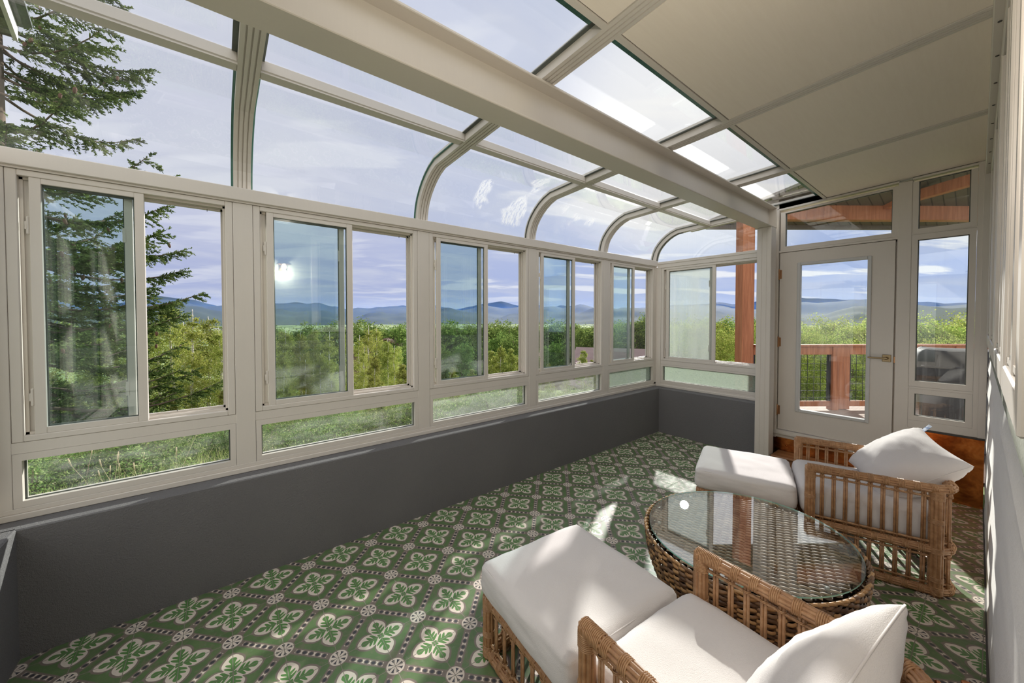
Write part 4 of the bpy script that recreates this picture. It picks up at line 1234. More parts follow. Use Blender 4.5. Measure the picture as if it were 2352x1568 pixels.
# grill under a black cover
gr_ = empty('covered_grill', (6.15, -.02, DZ), math.radians(8)); tag(gr_, 'barbecue grill under a black cover on the deck, outside the tall narrow pane', 'grill')
def rounded_hull(mb, sx, sy, z0, z1, rad, mi=0):
    prof = []
    V = []; n = 9
    secs = [(z0, 1.0), ((z0+z1)/2, .985), (z1-rad, .965)] + [(z1-rad+rad*math.sin(t*PI/2), .965-.07*(1-math.cos(t*PI/2))*1.6) for t in (.3, .6, .85, 1)]
    m_ = 40
    for z, k in secs:
        for i in range(m_):
            a = 2*PI*i/m_; c, s = math.cos(a), math.sin(a); e = .28
            V.append((sx*k*math.copysign(abs(c)**e, c), sy*k*math.copysign(abs(s)**e, s), z+.012*math.sin(5*a+z*9)))
    F = []
    for i in range(len(secs)-1):
        for j in range(m_): F.append((i*m_+j, i*m_+(j+1) % m_, (i+1)*m_+(j+1) % m_, (i+1)*m_+j))
    F.append(tuple(range((len(secs)-1)*m_, len(secs)*m_)))
    mb.add(V, F, mi, True)
mb = MB(); rounded_hull(mb, .30, .46, .72, 1.115-.02, .07)
for y in (-.30, .0, .30):
    mb.tube([(-.305, y, .74), (-.300, y+.02, .90), (-.28, y, 1.05)], .008, 6, 0)
mb.tube([(-.31, -.44, .80), (-.31, -.1, .80), (-.31, .1, .93), (-.31, .42, .93)], .010, 6, 0)
mb.build('cover', M_COVER, gr_)
mb = MB(); mb.box(-.27, .27, -.42, .42, .09, .70, bev=.02); mb.box(-.275, -.27, -.01, .01, .12, .68)
mb.build('cabinet', M_STEEL, gr_)
mb = MB(); mb.box(-.25, .25, .44, .80, .66, .70, bev=.008); mb.build('side_shelf', mat('brown side shelf', (.28, .20, .15), .5), gr_)
for sx in (-1, 1):
    for sy in (-1, 1):
        b = MB(); b.lathe((sx*.22, sy*.36, .045), (0, 1, 0), [(.045, -.015), (.045, .015)], 16); b.build('caster', M_WIRE, gr_)
# roof overhang above the deck
ov = empty('roof_overhang', (6.6, 0.8, 3.0)); tag(ov, 'dark wooden soffit with red fascia beam over the deck, seen through the transom', 'roof')
def ovp(name, mb, m):
    o_ = mb.build(name, m); o_.parent = ov; o_.matrix_parent_inverse = Matrix.Translation(Vector((6.6, .8, 3.0))).inverted(); return o_
def dk3(u, n, z): return dk(u, n, z)
mb = MB()
V = [dk(-.6, .55, 3.20), dk(6.5, .55, 3.20), dk(6.5, -5.2, 4.1), dk(-.6, -1.4, 3.50)]
V = [dk(-.35, .62, 3.19), dk(7.0, .62, 3.19), dk(7.0, -5.0, 4.5), dk(3.2, -5.0, 4.5)]
V2 = [(x, y, z+.03) for x, y, z in V]
mb.add(V+V2, [(0, 1, 2, 3), (7, 6, 5, 4), (0, 4, 5, 1), (1, 5, 6, 2), (2, 6, 7, 3), (3, 7, 4, 0)])
ovp('soffit', mb, M_SOFFIT)
mb = MB(); V2 = [(x, y, z+.035) for x, y, z in V]; V3 = [(x, y, z+.075) for x, y, z in V]
mb.add(V2+V3, [(0, 1, 2, 3), (7, 6, 5, 4), (0, 4, 5, 1), (1, 5, 6, 2), (2, 6, 7, 3), (3, 7, 4, 0)]); ovp('shingles', mb, M_SHINGLE)
mb = MB(); mb.box(-.35, 7.0, .62, .66, 3.12, 3.27, tf=dk); ovp('eave_fascia', mb, M_SHINGLE)
mb = MB(); mb.box(-.3, 7.0, .0, .13, 3.12, 3.38, tf=dk, bev=.004); ovp('beam', mb, M_REDWOOD)
mb = MB(); mb.box(2.0, 2.1, -3.4, .5, 3.28, 3.42, tf=dk, bev=.004); ovp('rafter', mb, M_REDWOOD)

# ------------------------------------------------------------------ terrain
FX, FY = math.cos(YAW), math.sin(YAW)
def ground_z(x, y):
    # height of the slope below the house; d = distance outward from the house corner
    d = max(0.0, max((y-3.0)*1.0 if x < 8 else math.hypot(0, y-3.0), (x-6.5)*.95, ((x-6.0)*.6+(y-3.0)*.8)))
    if y < 3.0 and x < 6.5: d = 0
    z = -.55
    z -= .10*min(d, 9)
    if d > 9: z -= .235*min(d-9, 26)
    if d > 35: z -= .10*min(d-35, 260)
    if d > 295: z -= .03*min(d-295, 1400)
    z += .12*mnoise.noise(Vector((x*.25, y*.25, 0)))*min(1, d/3) + min(d/40, 1)*.9*mnoise.noise(Vector((x*.03, y*.03, 3)))
    return z
rs = [0]+list(np.geomspace(2.0, 9000, 90))
V, F = [], []; na = 120
for i, r in enumerate(rs):
    for j in range(na+1):
        a = YAW - math.radians(80) + math.radians(165)*j/na
        x = 2.0+r*math.cos(a); y = 2.0+r*math.sin(a); V.append((x, y, ground_z(x, y)))
for i in range(len(rs)-1):
    for j in range(na):
        q = i*(na+1)+j; F.append((q, q+1, q+na+2, q+na+1))
def groundcol(v):
    n = xnoise(v, .35, 4, .6)
    g1 = xmix(n, (.10, .16, .045), (.26, .33, .11))
    x_, y_, z_ = xsep(v)
    far = xnoise(xmap(v, (.0022, .0007, 1)), 1.0, 4, .6)
    fields = xramp(far, [(.38, (.05, .085, .035)), (.47, (.075, .12, .045)), (.52, (.20, .28, .10)), (.58, (.30, .36, .16)), (.63, (.06, .10, .04)), (.72, (.26, .27, .17))])
    return xmix(xsmooth(-25, -60, z_), g1, fields)
M_GROUND = mat('hillside ground', rough=1.0, fn=groundcol)
o = link_mesh('ground', V, F, M_GROUND, None, True); tag(o, kind='structure', label='grassy hillside and valley floor')
# mountains: three ridges
def hillcol(v):
    n = xnoise(xmap(v, (.004, .004, .009)), 1.0, 6, .65)
    return xmix(n, (.014, .030, .030), (.055, .085, .060))
M_HILL = mat('forested mountain', rough=1.0, fn=hillcol)
def ridge(dist, ztop, amp, seed, name, wide):
    V, F = [], []; na_, nr_ = 320, 16
    for j in range(na_+1):
        a = YAW - math.radians(78) + math.radians(160)*j/na_
        t = j/na_
        hgt = ztop + amp*(.7*mnoise.noise(Vector((t*9+seed, 0, 0)))+.7*mnoise.noise(Vector((t*23+seed, 1, 0)))+.35*mnoise.noise(Vector((t*44+seed, 2, 0)))+.1*mnoise.noise(Vector((t*120+seed, 2, 0))))
        for i in range(nr_+1):
            u = i/nr_; r = dist - wide*(1-u)
            gul = mnoise.noise(Vector((t*42+seed, u*4, 5)))*.20*u*(1-u)*4 + mnoise.noise(Vector((t*15+seed, u*2.5, 9)))*.25*u*(1-u)*4
            z = -104 + (hgt+104)*max(0, (u**1.15)*(1+gul)) if u < 1 else hgt
            V.append((r*math.cos(a), r*math.sin(a), z))
    for j in range(na_):
        for i in range(nr_):
            q = j*(nr_+1)+i; F.append((q, q+nr_+1, q+nr_+2, q+1))
    o = link_mesh(name, V, F, M_HILL, None, True); tag(o, kind='structure', label='long forested mountain ridge on the horizon')
ridge(7400, 205, 230, 3.3, 'mountain_ridge', 2300)
ridge(5700, 90, 190, 8.1, 'mountain_ridge', 1300)
ridge(8800, 275, 260, 1.2, 'mountain_ridge', 1000)

# ------------------------------------------------------------------ vegetation
def leaf_cloud(n, pts, size, rng, droop=.2, aspect=.7, up_bias=.3):
    """n leaf quads at pts (array n,3): returns verts, faces"""
    d1 = rng.normal(size=(n, 3)); d1 /= np.linalg.norm(d1, axis=1)[:, None]
    d2 = rng.normal(size=(n, 3)); d2[:, 2] -= 0; d2 -= (d2*d1).sum(1)[:, None]*d1; d2 /= np.linalg.norm(d2, axis=1)[:, None]
    s = size*rng.uniform(.6, 1.35, size=(n, 1))
    a = pts - d1*s; b = pts + d2*s*aspect; c = pts + d1*s; d = pts - d2*s*aspect
    V = np.stack([a, b, c, d], 1).reshape(-1, 3)
    F = np.arange(4*n).reshape(-1, 4)
    return V, F
def mesh_np(name, V, F, m, rnd):
    me = bpy.data.meshes.new(name); nv, nf = len(V), len(F)
    me.vertices.add(nv); me.vertices.foreach_set('co', np.asarray(V, np.float32).ravel())
    me.loops.add(nf*F.shape[1]); me.polygons.add(nf)
    me.loops.foreach_set('vertex_index', np.asarray(F, np.int32).ravel())
    me.polygons.foreach_set('loop_start', np.arange(0, nf*F.shape[1], F.shape[1], dtype=np.int32))
    me.materials.append(m)
    at = me.attributes.new('rnd', 'FLOAT', 'FACE'); at.data.foreach_set('value', np.asarray(rnd, np.float32))
    me.update(calc_edges=True); me.validate(); return me
def objm(name, me, parent=None):
    o = bpy.data.objects.new(name, me); COL.objects.link(o)
    if parent: o.parent = parent
    return o

def aspen_tree(h, nleaf, size, m, seed, crown0=.18, spread=.17, bark=M_BARK, dense=1.0, name='aspen_tree', round_=False):
    rg = np.random.default_rng(seed); rd = random.Random(seed)
    root = empty(name)
    mb = MB(); P = [(0, 0, -.4)]
    for k in range(1, 9): P.append((rd.uniform(-.03, .03)*h*.35, rd.uniform(-.03, .03)*h*.35, h*k/8))
    mb.tube(P, h*.013+.01, 7, 0, rfun=lambda t: 1-.85*t)
    ends = []
    for k in range(int(26*dense)):
        t = rd.uniform(crown0, .97); a = rd.uniform(0, 2*PI)
        i = min(7, int(t*8)); z = t*h; bx = P[i][0]*(1-(t*8-i))+P[i+1][0]*(t*8-i); by = P[i][1]*(1-(t*8-i))+P[i+1][1]*(t*8-i)
        if round_: ln = h*spread*math.sqrt(max(.05, 1-((t-.58)/.44)**2))*rd.uniform(.6, 1.1)
        else: ln = h*spread*(1.05-t)**.6*rd.uniform(.5, 1.15)
        e = (bx+math.cos(a)*ln, by+math.sin(a)*ln, z+ln*rd.uniform(.15, .7))
        mid = ((bx+e[0])/2, (by+e[1])/2, (z+e[2])/2-ln*.05)
        mb.tube([(bx, by, z), mid, e], .006+h*.0016, 5, 0, rfun=lambda t_: 1-.7*t_)
        ends.append(((bx, by, z), e, ln))
    trunk = mb.build('trunk', bark, root)
    nb = int(nleaf*.38); per = nb//len(ends); pts = []
    for (b, e, ln) in ends:
        t = rg.uniform(.15, 1.10, size=(per, 1)); c = np.array(b)+(np.array(e)-np.array(b))*t
        pts.append(c + rg.normal(size=(per, 3))*ln*np.array([.17, .17, .17]))
    nc = 110 if round_ else 85; per = (nleaf - nb)//nc
    zc = rg.uniform(crown0, .97, nc)
    if round_: rad_ = h*spread*.95*np.sqrt(np.clip(1-((zc-.58)/.44)**2, .02, 1))
    else: rad_ = h*spread*.85*np.clip(1.04-zc, .03, 1)**.6*np.clip((zc-crown0*.7)*6, .3, 1)
    ac = rg.uniform(0, 2*PI, nc); rc = np.sqrt(rg.uniform(.15, 1, nc))*rad_
    cc_ = np.stack([np.cos(ac)*rc, np.sin(ac)*rc, zc*h], 1)
    sg = h*(.030 if round_ else .022)*rg.uniform(.6, 1.3, nc)
    q_ = rg.normal(size=(nc, per, 3)); q_ /= np.maximum(1, np.linalg.norm(q_, axis=2)/1.6)[:, :, None]
    pts.append((cc_[:, None, :] + q_*sg[:, None, None]*np.array([1.25, 1.25, .85])).reshape(-1, 3))
    pts = np.concatenate(pts)
    V, F = leaf_cloud(len(pts), pts, size, rg)
    # clump tint
    ph = np.sin(pts[:, 0]*5/h*8+seed)*np.cos(pts[:, 2]*4/h*8)*.12
    me = mesh_np('foliage', V, F, m, np.clip(rg.beta(2, 2, size=len(F))+ph, 0, 1))
    objm('foliage', me, root)
    return root
protoA = [aspen_tree(6.0, 9500, .032, L_ASPEN, 21), aspen_tree(6.6, 9000, .032, L_ASPEN, 22, .25, .15), aspen_tree(5.4, 11500, .032, L_ASPEN2, 23, .10, .19)]
protoS = [aspen_tree(3.2, 9500, .026, L_ASPEN2, 31, .03, .24, name='young_aspen'), aspen_tree(2.6, 9500, .025, L_ASPEN2, 32, .02, .27, name='young_aspen')]
protoD = [aspen_tree(8.5, 13000, .09, L_DARK, 41, .15, .34, M_BARK2, 1.3, 'broadleaf_tree', True), aspen_tree(7.2, 13000, .085, L_DARK, 42, .12, .38, M_BARK2, 1.3, 'broadleaf_tree', True),
          aspen_tree(7.6, 18000, .055, L_BRIGHT, 43, .10, .30, M_BARK2, 1.3, 'broadleaf_tree', True)]
def ray_pt(px, D, z=None):
    """ground point under image column px at forward depth D"""
    X_ = FX*D + _r.x*(px-1145)/FPX*D; Y_ = FY*D + _r.y*(px-1145)/FPX*D
    return X_, Y_, ground_z(X_, Y_)
placed = []
def place(protos, px, D, top_py, used, rd, label, cat, group, jit=1.0):
    x, y, z = ray_pt(px, D)
    top = EYE - (top_py-729)/FPX*D
    pr = protos[rd.randrange(len(protos))]
    base_h = pr['h']
    sc = max(.35, min(2.6, (top - z)/base_h))
    if pr.name not in used: c = pr; used.add(pr.name)
    else: c = copy_tree(pr)
    c.location = (x, y, z-.05); c.rotation_euler = (0, 0, rd.uniform(0, 6.28)); w = rd.uniform(.85, 1.2)
    c.scale = (sc*w, sc*w, sc)
    tag(c, label, cat, group)
    placed.append((x, y)); return c
for p_, h_ in zip(protoA+protoS+protoD, (6.0, 6.6, 5.4, 3.2, 2.6, 8.5, 7.2, 7.6)): p_['h'] = h_
used = set(); rd = random.Random(99)
GA_, GS_, GD_, GF_ = 'aspens on the slope below the window wall', 'young green aspens nearer the house', 'dark broadleaf trees down the slope', 'bright trees below the deck'
tall = [(392, 12.5, 690), (440, 14.5, 705), (365, 15, 730), (480, 16, 722), (505, 14, 750), (420, 18, 735), (340, 12, 735), (300, 13, 730), (250, 14, 725), (210, 12, 735), (150, 14, 725), (100, 13, 735), (540, 15, 765), (575, 16, 760),
        (620, 15, 762), (655, 18, 752), (690, 14.5, 758), (720, 17, 750), (755, 15, 757), (790, 18, 760), (845, 13.5, 742), (866, 14.5, 748), (825, 15, 765), (890, 15, 775), (915, 16, 790), (650, 12.5, 800), (735, 12.5, 805), (700, 11.5, 830), (835, 11.5, 815), (905, 12, 845)]
for (px, D, ty) in tall: place(protoA, px, D, ty, used, rd, 'slender aspen with pale bark and yellow green leaves on the slope', 'tree', GA_)
for (px, D, ty) in [(860, 10.5, 812), (925, 11, 830), (960, 11, 838), (1000, 12, 832), (1040, 12, 838), (1085, 11.5, 842), (1130, 13, 800), (1150, 12.5, 790), (1175, 13, 795), (1195, 12, 815), (1218, 13, 805), (1262, 14, 830), (1300, 14, 835), (1340, 15, 800), (1362, 15, 822), (1395, 16, 840), (1430, 16, 838), (1465, 17, 840),
                    (450, 9.5, 900), (395, 9, 915), (510, 10, 890), (300, 9, 900), (240, 9.5, 880), (180, 9, 905), (610, 10.5, 880), (660, 10, 890), (760, 10.5, 868), (120, 9.5, 880)]:
    place(protoS, px, D, ty, used, rd, 'young light green aspen among bushes on the slope', 'tree', GS_)
for (px, D, ty) in [(520, 40, 765), (560, 42, 768), (600, 45, 762), (650, 46, 760), (700, 44, 756), (745, 48, 752), (795, 46, 752), (870, 40, 752), (900, 44, 757), (925, 38, 752), (950, 42, 755), (985, 45, 757), (1020, 46, 752), (1050, 44, 754), (1090, 46, 750), (1125, 40, 748), (1150, 44, 752), (1170, 38, 754), (1190, 42, 748), (1215, 46, 750),
                    (1250, 46, 750), (1275, 48, 748), (1305, 50, 750), (1330, 50, 749), (1345, 30, 752), (1362, 28, 748), (1395, 45, 748), (1420, 48, 746), (1450, 45, 745), (1462, 26, 738), (1478, 28, 742), (1495, 30, 745), (1515, 40, 745), (1140, 28, 775), (1180, 26, 780), (900, 28, 790), (930, 26, 800), (1000, 30, 785), (1060, 30, 790), (1265, 30, 790), (1310, 28, 800),
                    (1535, 42, 748), (1560, 42, 745), (1590, 46, 748), (1615, 40, 747), (1640, 38, 750), (1655, 30, 738), (1670, 40, 748), (1700, 42, 746), (1730, 40, 745), (1745, 36, 742)]:
    place(protoD[:2], px, D, ty, used, rd, 'rounded dark green broadleaf tree far down the slope', 'tree', GD_)
for (px, D, ty) in [(1540, 16, 790), (1580, 17, 785), (1610, 18, 790), (1650, 17, 770), (1672, 19, 765), (1715, 18, 775), (1735, 16, 770), (1765, 20, 770), (1800, 22, 765), (1835, 26, 762), (1855, 24, 758), (1875, 26, 752), (1895, 27, 745), (1915, 24, 742), (1935, 26, 745), (1955, 27, 746), (1975, 25, 752), (2000, 26, 748), (2030, 27, 750), (2060, 27, 748), (2095, 26, 748), (2115, 25, 746), (2140, 26, 745), (2165, 24, 742), (2190, 26, 745), (2215, 25, 740), (2240, 26, 745), (2260, 24, 740),
                    (1850, 17, 800), (1880, 16, 810), (1920, 17, 795), (1950, 16, 805), (1985, 17, 795), (2020, 16, 800), (2060, 17, 795), (2105, 17, 790), (2140, 16, 800), (2180, 17, 790), (2220, 17, 785), (1750, 15, 810), (1800, 15, 815), (1840, 13, 860), (1900, 13, 870), (1960, 13, 860), (2010, 13, 865), (2080, 13, 860), (1730, 13, 850), (2140, 13, 860),
                    (1700, 20, 790), (1560, 13, 830), (1600, 13, 840), (1640, 13, 830)]:
    place([protoD[2]], px, D, ty, used, rd, 'bushy bright green tree below the deck railing', 'tree', GF_)
for p_ in protoA+protoS+protoD:
    if p_.name not in used: p_.location = (-40, 60, ground_z(-40, 60)); tag(p_, 'slender tree', 'tree')

# big spruce at the left
def spruce(x, y):
    z0 = ground_z(x, y); H = 17.0; root = empty('spruce_tree', (x, y, z0-.1)); rg = np.random.default_rng(5); rd_ = random.Random(5)
    mb = MB(); mb.tube([(0, 0, 0), (.05, .02, H*.5), (0, 0, H)], .21, 10, 0, rfun=lambda t: 1-.93*t)
    twigs = []
    for k in range(230):
        t = rd_.uniform(.06, .97); z = t*H; ln = (1-t)**.62*3.7*rd_.uniform(.7, 1.08); a = rd_.uniform(0, 2*PI)
        d = np.array([math.cos(a), math.sin(a)])
        pts_ = []
        for s in np.linspace(0, 1, 7):
            pts_.append((d[0]*ln*s, d[1]*ln*s, z - ln*.16*math.sin(s*PI*.8) + ln*.22*s*s*(1 if t > .3 else .4)))
        mb.tube(pts_, .035*(1-t)+.012, 5, 0, rfun=lambda q: 1-.8*q)
        nt_ = int(14+ln*13)
        for j in range(nt_):
            s = rd_.uniform(.12, 1.0)**.8; i = min(5, int(s*6)); f_ = s*6-i
            b = np.array(pts_[i])*(1-f_)+np.array(pts_[i+1])*f_
            sd_ = rd_.choice((-1, 1)); aa = a+sd_*rd_.uniform(.5, 1.1); l2 = (.25+.45*ln*.25)*(1.15-s)*rd_.uniform(.6, 1.2)+.16
            e = b+np.array([math.cos(aa)*l2, math.sin(aa)*l2, -l2*rd_.uniform(-.05, .55)])
            twigs.append((b, e))
        twigs.append((np.array(pts_[5]), np.array(pts_[6])+np.array([d[0]*.15, d[1]*.15, .08])))
    mb.build('trunk', M_BARK2, root)
    V, R = [], []
    for (b, e) in twigs:
        dv = e-b; ln = np.linalg.norm(dv); dv = dv/ln; n = int(10+ln*62)
        side = np.cross(dv, [0, 0, 1.0]); side /= np.linalg.norm(side)+1e-9; upn = np.cross(side, dv)
        c0 = rg.uniform(.1, .8)
        t = rg.uniform(0, 1, n); ang = rg.uniform(0, 2*PI, n); nl = rg.uniform(.045, .085, n)*(1.1-.4*t)
        base_ = b+np.outer(t*ln, dv)
        dirn = np.outer(np.cos(ang), side)+np.outer(np.sin(ang)*.6+.15, upn)+dv*.75
        dirn /= np.linalg.norm(dirn, axis=1)[:, None]
        w = np.cross(dirn, rg.normal(size=(n, 3))); w /= np.linalg.norm(w, axis=1)[:, None]; w *= .013
        tip = base_+dirn*nl[:, None]
        V.append(np.stack([base_-w, base_+w, tip+w*.5, tip-w*.5], 1).reshape(-1, 3)); R.append(np.clip(c0+rg.normal(size=n)*.18, 0, 1))
    V = np.concatenate(V); R = np.concatenate(R)
    objm('foliage', mesh_np('foliage', V, np.arange(len(V)).reshape(-1, 4), L_SPRUCE, R), root)
    cm = MB(); cm.lathe((0, 0, 0), (0, 0, -1), [(.004, 0), (.020, .015), (.026, .04), (.022, .075), (.010, .10)], 9)
    cone0 = cm.build('cone', M_CONE, root)
    cands = [e for (b, e) in twigs if 2.5 < e[2] < 10.5 and (e[0]*_r.x+e[1]*_r.y) > .3 and (e[0]*FX+e[1]*FY) < .8]
    rd_.shuffle(cands)
    for i, e in enumerate(cands[:95]):
        c = cone0 if i == 0 else cone0.copy()
        if i: COL.objects.link(c); c.parent = root
        c.location = (e[0], e[1], e[2]); c.rotation_euler = (rd_.uniform(-.3, .3), rd_.uniform(-.3, .3), 0); s_ = rd_.uniform(.85, 1.2); c.scale = (s_, s_, s_)
    return root
sp = spruce(-3.45, 11.75)
tag(sp, 'tall dark spruce hung with brown cones, outside the nearest window', 'tree')

# shrubs along the wall, grass and a few dry stalks
def shrub(seed, n=9500, r=.75, h=.85):
    rg = np.random.default_rng(seed); root = empty('leafy_shrub'); rd_ = random.Random(seed)
    mb = MB()
    for k in range(14):
        a = rd_.uniform(0, 6.28); l_ = rd_.uniform(.3, .8)*r
        mb.tube([(0, 0, 0), (math.cos(a)*l_*.5, math.sin(a)*l_*.5, h*.5), (math.cos(a)*l_, math.sin(a)*l_, h*rd_.uniform(.7, 1))], .008, 5, 0, rfun=lambda t: 1-.6*t)
    mb.build('stems', M_BARK2, root)
    u = rg.normal(size=(n, 3)); u /= np.linalg.norm(u, axis=1)[:, None]; u[:, 2] = np.abs(u[:, 2])
    lump = 1 + .22*np.sin(u[:, 0]*7+seed)*np.cos(u[:, 1]*6+seed*2)
    p = u*(rg.uniform(.35, 1, size=(n, 1))**.45)*lump[:, None]*np.array([r, r, h])
    V, F = leaf_cloud(n, p, .019, rg, aspect=.5)
    objm('foliage', mesh_np('foliage', V, F, L_SHRUB, np.clip(rg.beta(1.6, 2.2, size=n), 0, 1)), root)
    return root
sh = [shrub(61), shrub(62, 9500, .85, .7)]
first = [True, True]
rd = random.Random(4)
for (px, D) in [(60, 4.9), (130, 5.1), (200, 5.3), (270, 5.6), (330, 6.0), (90, 6.2), (180, 6.6), (290, 7.0), (380, 7.2), (30, 5.8), (620, 6.6), (680, 6.8), (740, 7.0), (800, 7.3), (860, 7.8), (910, 8.0), (590, 7.4), (660, 7.8), (450, 7.0), (500, 7.4), (550, 7.8), (720, 8.2), (940, 8.6), (780, 8.4), (1000, 8.6), (1070, 9), (1130, 9.2), (1190, 9.5), (1260, 10), (1340, 10.5), (430, 8.2), (370, 8.6), (1550, 8.6), (1600, 9), (1650, 9)]:
    k = rd.randrange(2); c = sh[k] if first[k] else copy_tree(sh[k]); first[k] = False
    x, y, z = ray_pt(px, D); s = rd.uniform(.75, 1.15); c.location = (x, y, z-.05); c.scale = (s, s, s*rd.uniform(.8, 1.1)); c.rotation_euler = (0, 0, rd.uniform(0, 6.28))
    tag(c, 'low leafy shrub growing in the grass below the window wall', 'shrub', 'shrubs below the window wall')
n = 42000
pp = RNG.uniform(0, 1, size=(n, 2)); D_ = 3.9 + pp[:, 1]**1.3*9; px_ = -60 + pp[:, 0]*1800
B = np.zeros((n, 3))
B[:, 0] = FX*D_ + _r.x*(px_-1145)/FPX*D_; B[:, 1] = FY*D_ + _r.y*(px_-1145)/FPX*D_
keep = (B[:, 1] > A+.30); B = B[keep]; n = len(B)
B[:, 2] = [ground_z(a, b) for a, b in B[:, :2]]
hh = RNG.uniform(.10, .42, n); lean = RNG.normal(size=(n, 2))*.10; a = RNG.uniform(0, PI, n); w = np.stack([np.cos(a), np.sin(a), np.zeros(n)], 1)*.006
tip = B + np.stack([lean[:, 0], lean[:, 1], hh], 1); midp = (B+tip)/2 + np.stack([-lean[:, 0]*.2, -lean[:, 1]*.2, hh*.08], 1)
V = np.stack([B-w, B+w, midp+w*.8, midp-w*.8, midp-w*.8, midp+w*.8, tip+w*.15, tip-w*.15], 1).reshape(-1, 3)
F = np.arange(len(V)).reshape(-1, 4); R = np.repeat(np.clip(RNG.beta(2, 2, n), 0, 1), 2)
o = objm('grass', mesh_np('grass', V, F, L_GRASS, R)); tag(o, 'long green grass on the slope just below the window wall', 'grass', kind='stuff')
# distant houses
def house(px, D, w, d, h, roofh, rz, label, roofcol):
    x, y, z = ray_pt(px, D); return x, y
def far_house(px, D, top_py, w, d, rz, label, wallm, roofm):
    x, y, _z = ray_pt(px, D); ztop = EYE-(top_py-729)/FPX*D; r = empty('distant_house', (x, y, ztop), rz)
    mb = MB(); mb.box(-w/2, w/2, -d/2, d/2, -7, -1.3); mb.add([(-w/2, -d/2, -1.3), (-w/2, d/2, -1.3), (-w/2, 0, -.1), (w/2, -d/2, -1.3), (w/2, d/2, -1.3), (w/2, 0, -.1)], [(0, 1, 2), (3, 5, 4)]); mb.build('walls', wallm, r)
    mb = MB(); e = .5
    V = [(-w/2-e, -d/2-e, -1.75), (w/2+e, -d/2-e, -1.75), (w/2+e, 0, 0), (-w/2-e, 0, 0), (-w/2-e, d/2+e, -1.75), (w/2+e, d/2+e, -1.75)]
    mb.add(V+[(a, b, c+.15) for a, b, c in V], [(0, 1, 2, 3), (3, 2, 5, 4), (6, 9, 8, 7), (9, 10, 11, 8), (0, 6, 7, 1), (4, 5, 11, 10), (0, 3, 9, 6), (3, 4, 10, 9), (1, 7, 8, 2), (2, 8, 11, 5)]); mb.build('roof', roofm, r)
    tag(r, label, 'house')
M_RB = mat('brown shingle roof', rough=.9, fn=lambda v: xmix(xnoise(v, 3, 3), (.16, .11, .10), (.25, .18, .17)))
M_WB = mat('brown house wall', (.16, .10, .075), .8); M_WL = mat('pale house wall', (.55, .53, .5), .8); M_RG = mat('grey metal roof', (.35, .36, .38), .6)
far_house(1352, 24, 822, 7, 6, .5, 'brown roofed house among trees, through the fourth window of the long wall', M_WB, M_RB)
far_house(1478, 22, 806, 7, 7, 2.1, 'brown roofed house seen beside the corner post', M_WB, M_RB)
far_house(920, 42, 772, 10, 7, .9, 'dark brown house behind the aspens, through the second window', M_WB, M_WB)
for (px, ty, k) in ((505, 748, 0), (930, 749, 1), (1060, 751, 2), (1180, 752, 3)):
    far_house(px, 900+k*60, ty+3, 26, 12, k*.7, ['long pale barn in the valley behind the aspens', 'pale barn in the valley, second window', 'pale roofed shed in the valley, third window', 'white roofed barn in the valley right of the third window'][k], M_WL, M_RG)
nr = empty('neighbour_eave', (-1.25, 4.6, 3.5)); tag(nr, 'corner of a roof eave with white board and dark edge above the spruce, top left', 'roof')
def eavebox(name, offs, m):
    A0 = Vector((-1.222, 4.645, 3.808)); B0 = Vector((-1.13, 3.75, 3.98))
    mb = MB(); V = [A0+o_ for o_ in offs]+[B0+o_ for o_ in offs]; n = len(offs)
    mb.add(V, [tuple(range(n)), tuple(range(2*n-1, n-1, -1))]+[(k, (k+1) % n, n+(k+1) % n, n+k) for k in range(n)])
    o_ = mb.build(name, m); o_.parent = nr; o_.matrix_parent_inverse = Matrix.Translation(Vector((-1.25, 4.6, 3.5))).inverted()
eavebox('fascia_board', [Vector((0, 0, 0)), Vector((-.025, 0, 0)), Vector((-.025, 0, .13)), Vector((0, 0, .13))], mat('white painted board', (.72, .66, .68), .5))
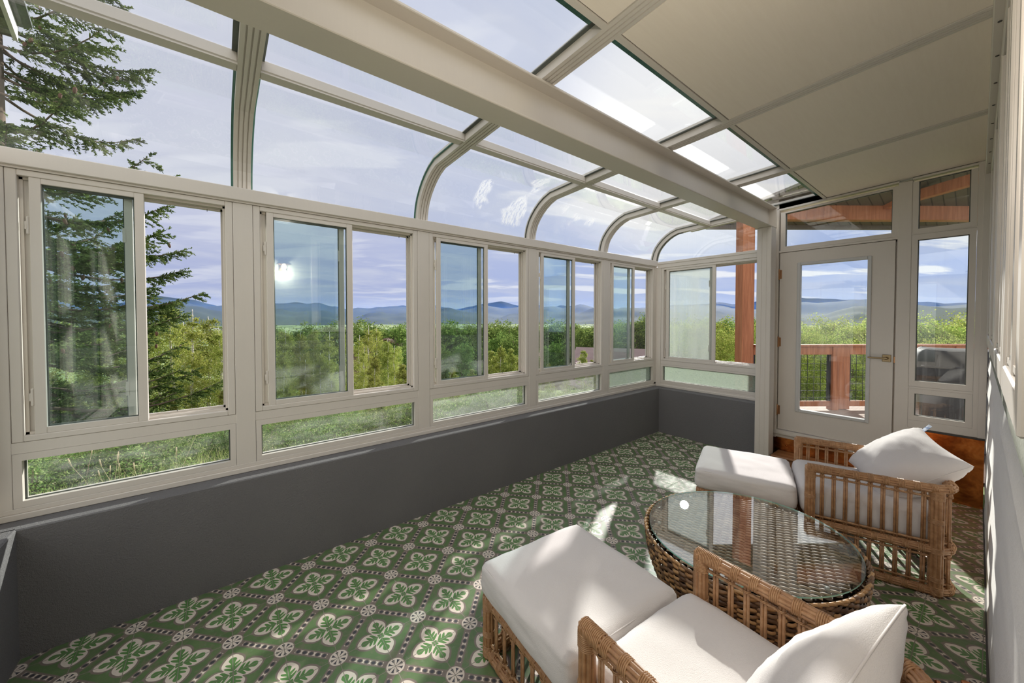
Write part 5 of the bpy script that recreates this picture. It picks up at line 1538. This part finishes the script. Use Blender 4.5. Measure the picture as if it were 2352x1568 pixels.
eavebox('soffit_board', [Vector((-.03, 0, .02)), Vector((-1.4, 0, .02)), Vector((-1.4, 0, .05)), Vector((-.03, 0, .05))], M_SOFFIT)
eavebox('roof_edge', [Vector((.03, 0, .12)), Vector((-1.4, 0, .12)), Vector((-1.4, 0, .17)), Vector((.075, 0, .17)), Vector((.075, 0, .14))], M_GASKET)
M_STALK = mat('dry straw', (.52, .42, .26), .8)
rd = random.Random(12)
for k in range(16):
    x, y, z = ray_pt(rd.uniform(150, 420), rd.uniform(4.6, 5.6)); st = MB(); a = rd.uniform(0, 6.28); l_ = rd.uniform(.04, .30); h_ = rd.uniform(.45, .85)
    st.tube([(0, 0, 0), (math.cos(a)*l_*.4, math.sin(a)*l_*.4, h_*.55), (math.cos(a)*l_, math.sin(a)*l_, h_)], .0035, 5, 0, rfun=lambda t: 1-.6*t)
    st.tube([(math.cos(a)*l_*.9, math.sin(a)*l_*.9, h_*.92), (math.cos(a)*l_, math.sin(a)*l_, h_+.05)], .007, 5, 0)
    o = st.build('dry_grass_stalk', M_STALK); o.location = (x, y, z); tag(o, 'dry straw coloured stalk standing in the grass under the nearest window', 'stalk', 'dry stalks under the nearest window')
# haze that fills the valley air
bm = bmesh.new(); bmesh.ops.create_cube(bm, size=1.0)
me = bpy.data.meshes.new('valley_haze'); bm.to_mesh(me); bm.free()
hz = bpy.data.objects.new('valley_haze', me); COL.objects.link(hz)
hz.location = (FX*6600, FY*6600, 60); hz.rotation_euler = (0, 0, YAW); hz.scale = (6600, 26000, 360)
hm = bpy.data.materials.new('valley haze'); hm.use_nodes = True; nt = hm.node_tree; nt.nodes.clear()
vsx = nt.nodes.new('ShaderNodeVolumeScatter'); vsx.inputs['Color'].default_value = (.06, .22, 1.0, 1); vsx.inputs['Density'].default_value = 1.05e-4
oo = nt.nodes.new('ShaderNodeOutputMaterial'); nt.links.new(vsx.outputs[0], oo.inputs['Volume'])
me.materials.append(hm); tag(hz, 'blue haze filling the air between the valley and the mountains', 'haze', kind='stuff')
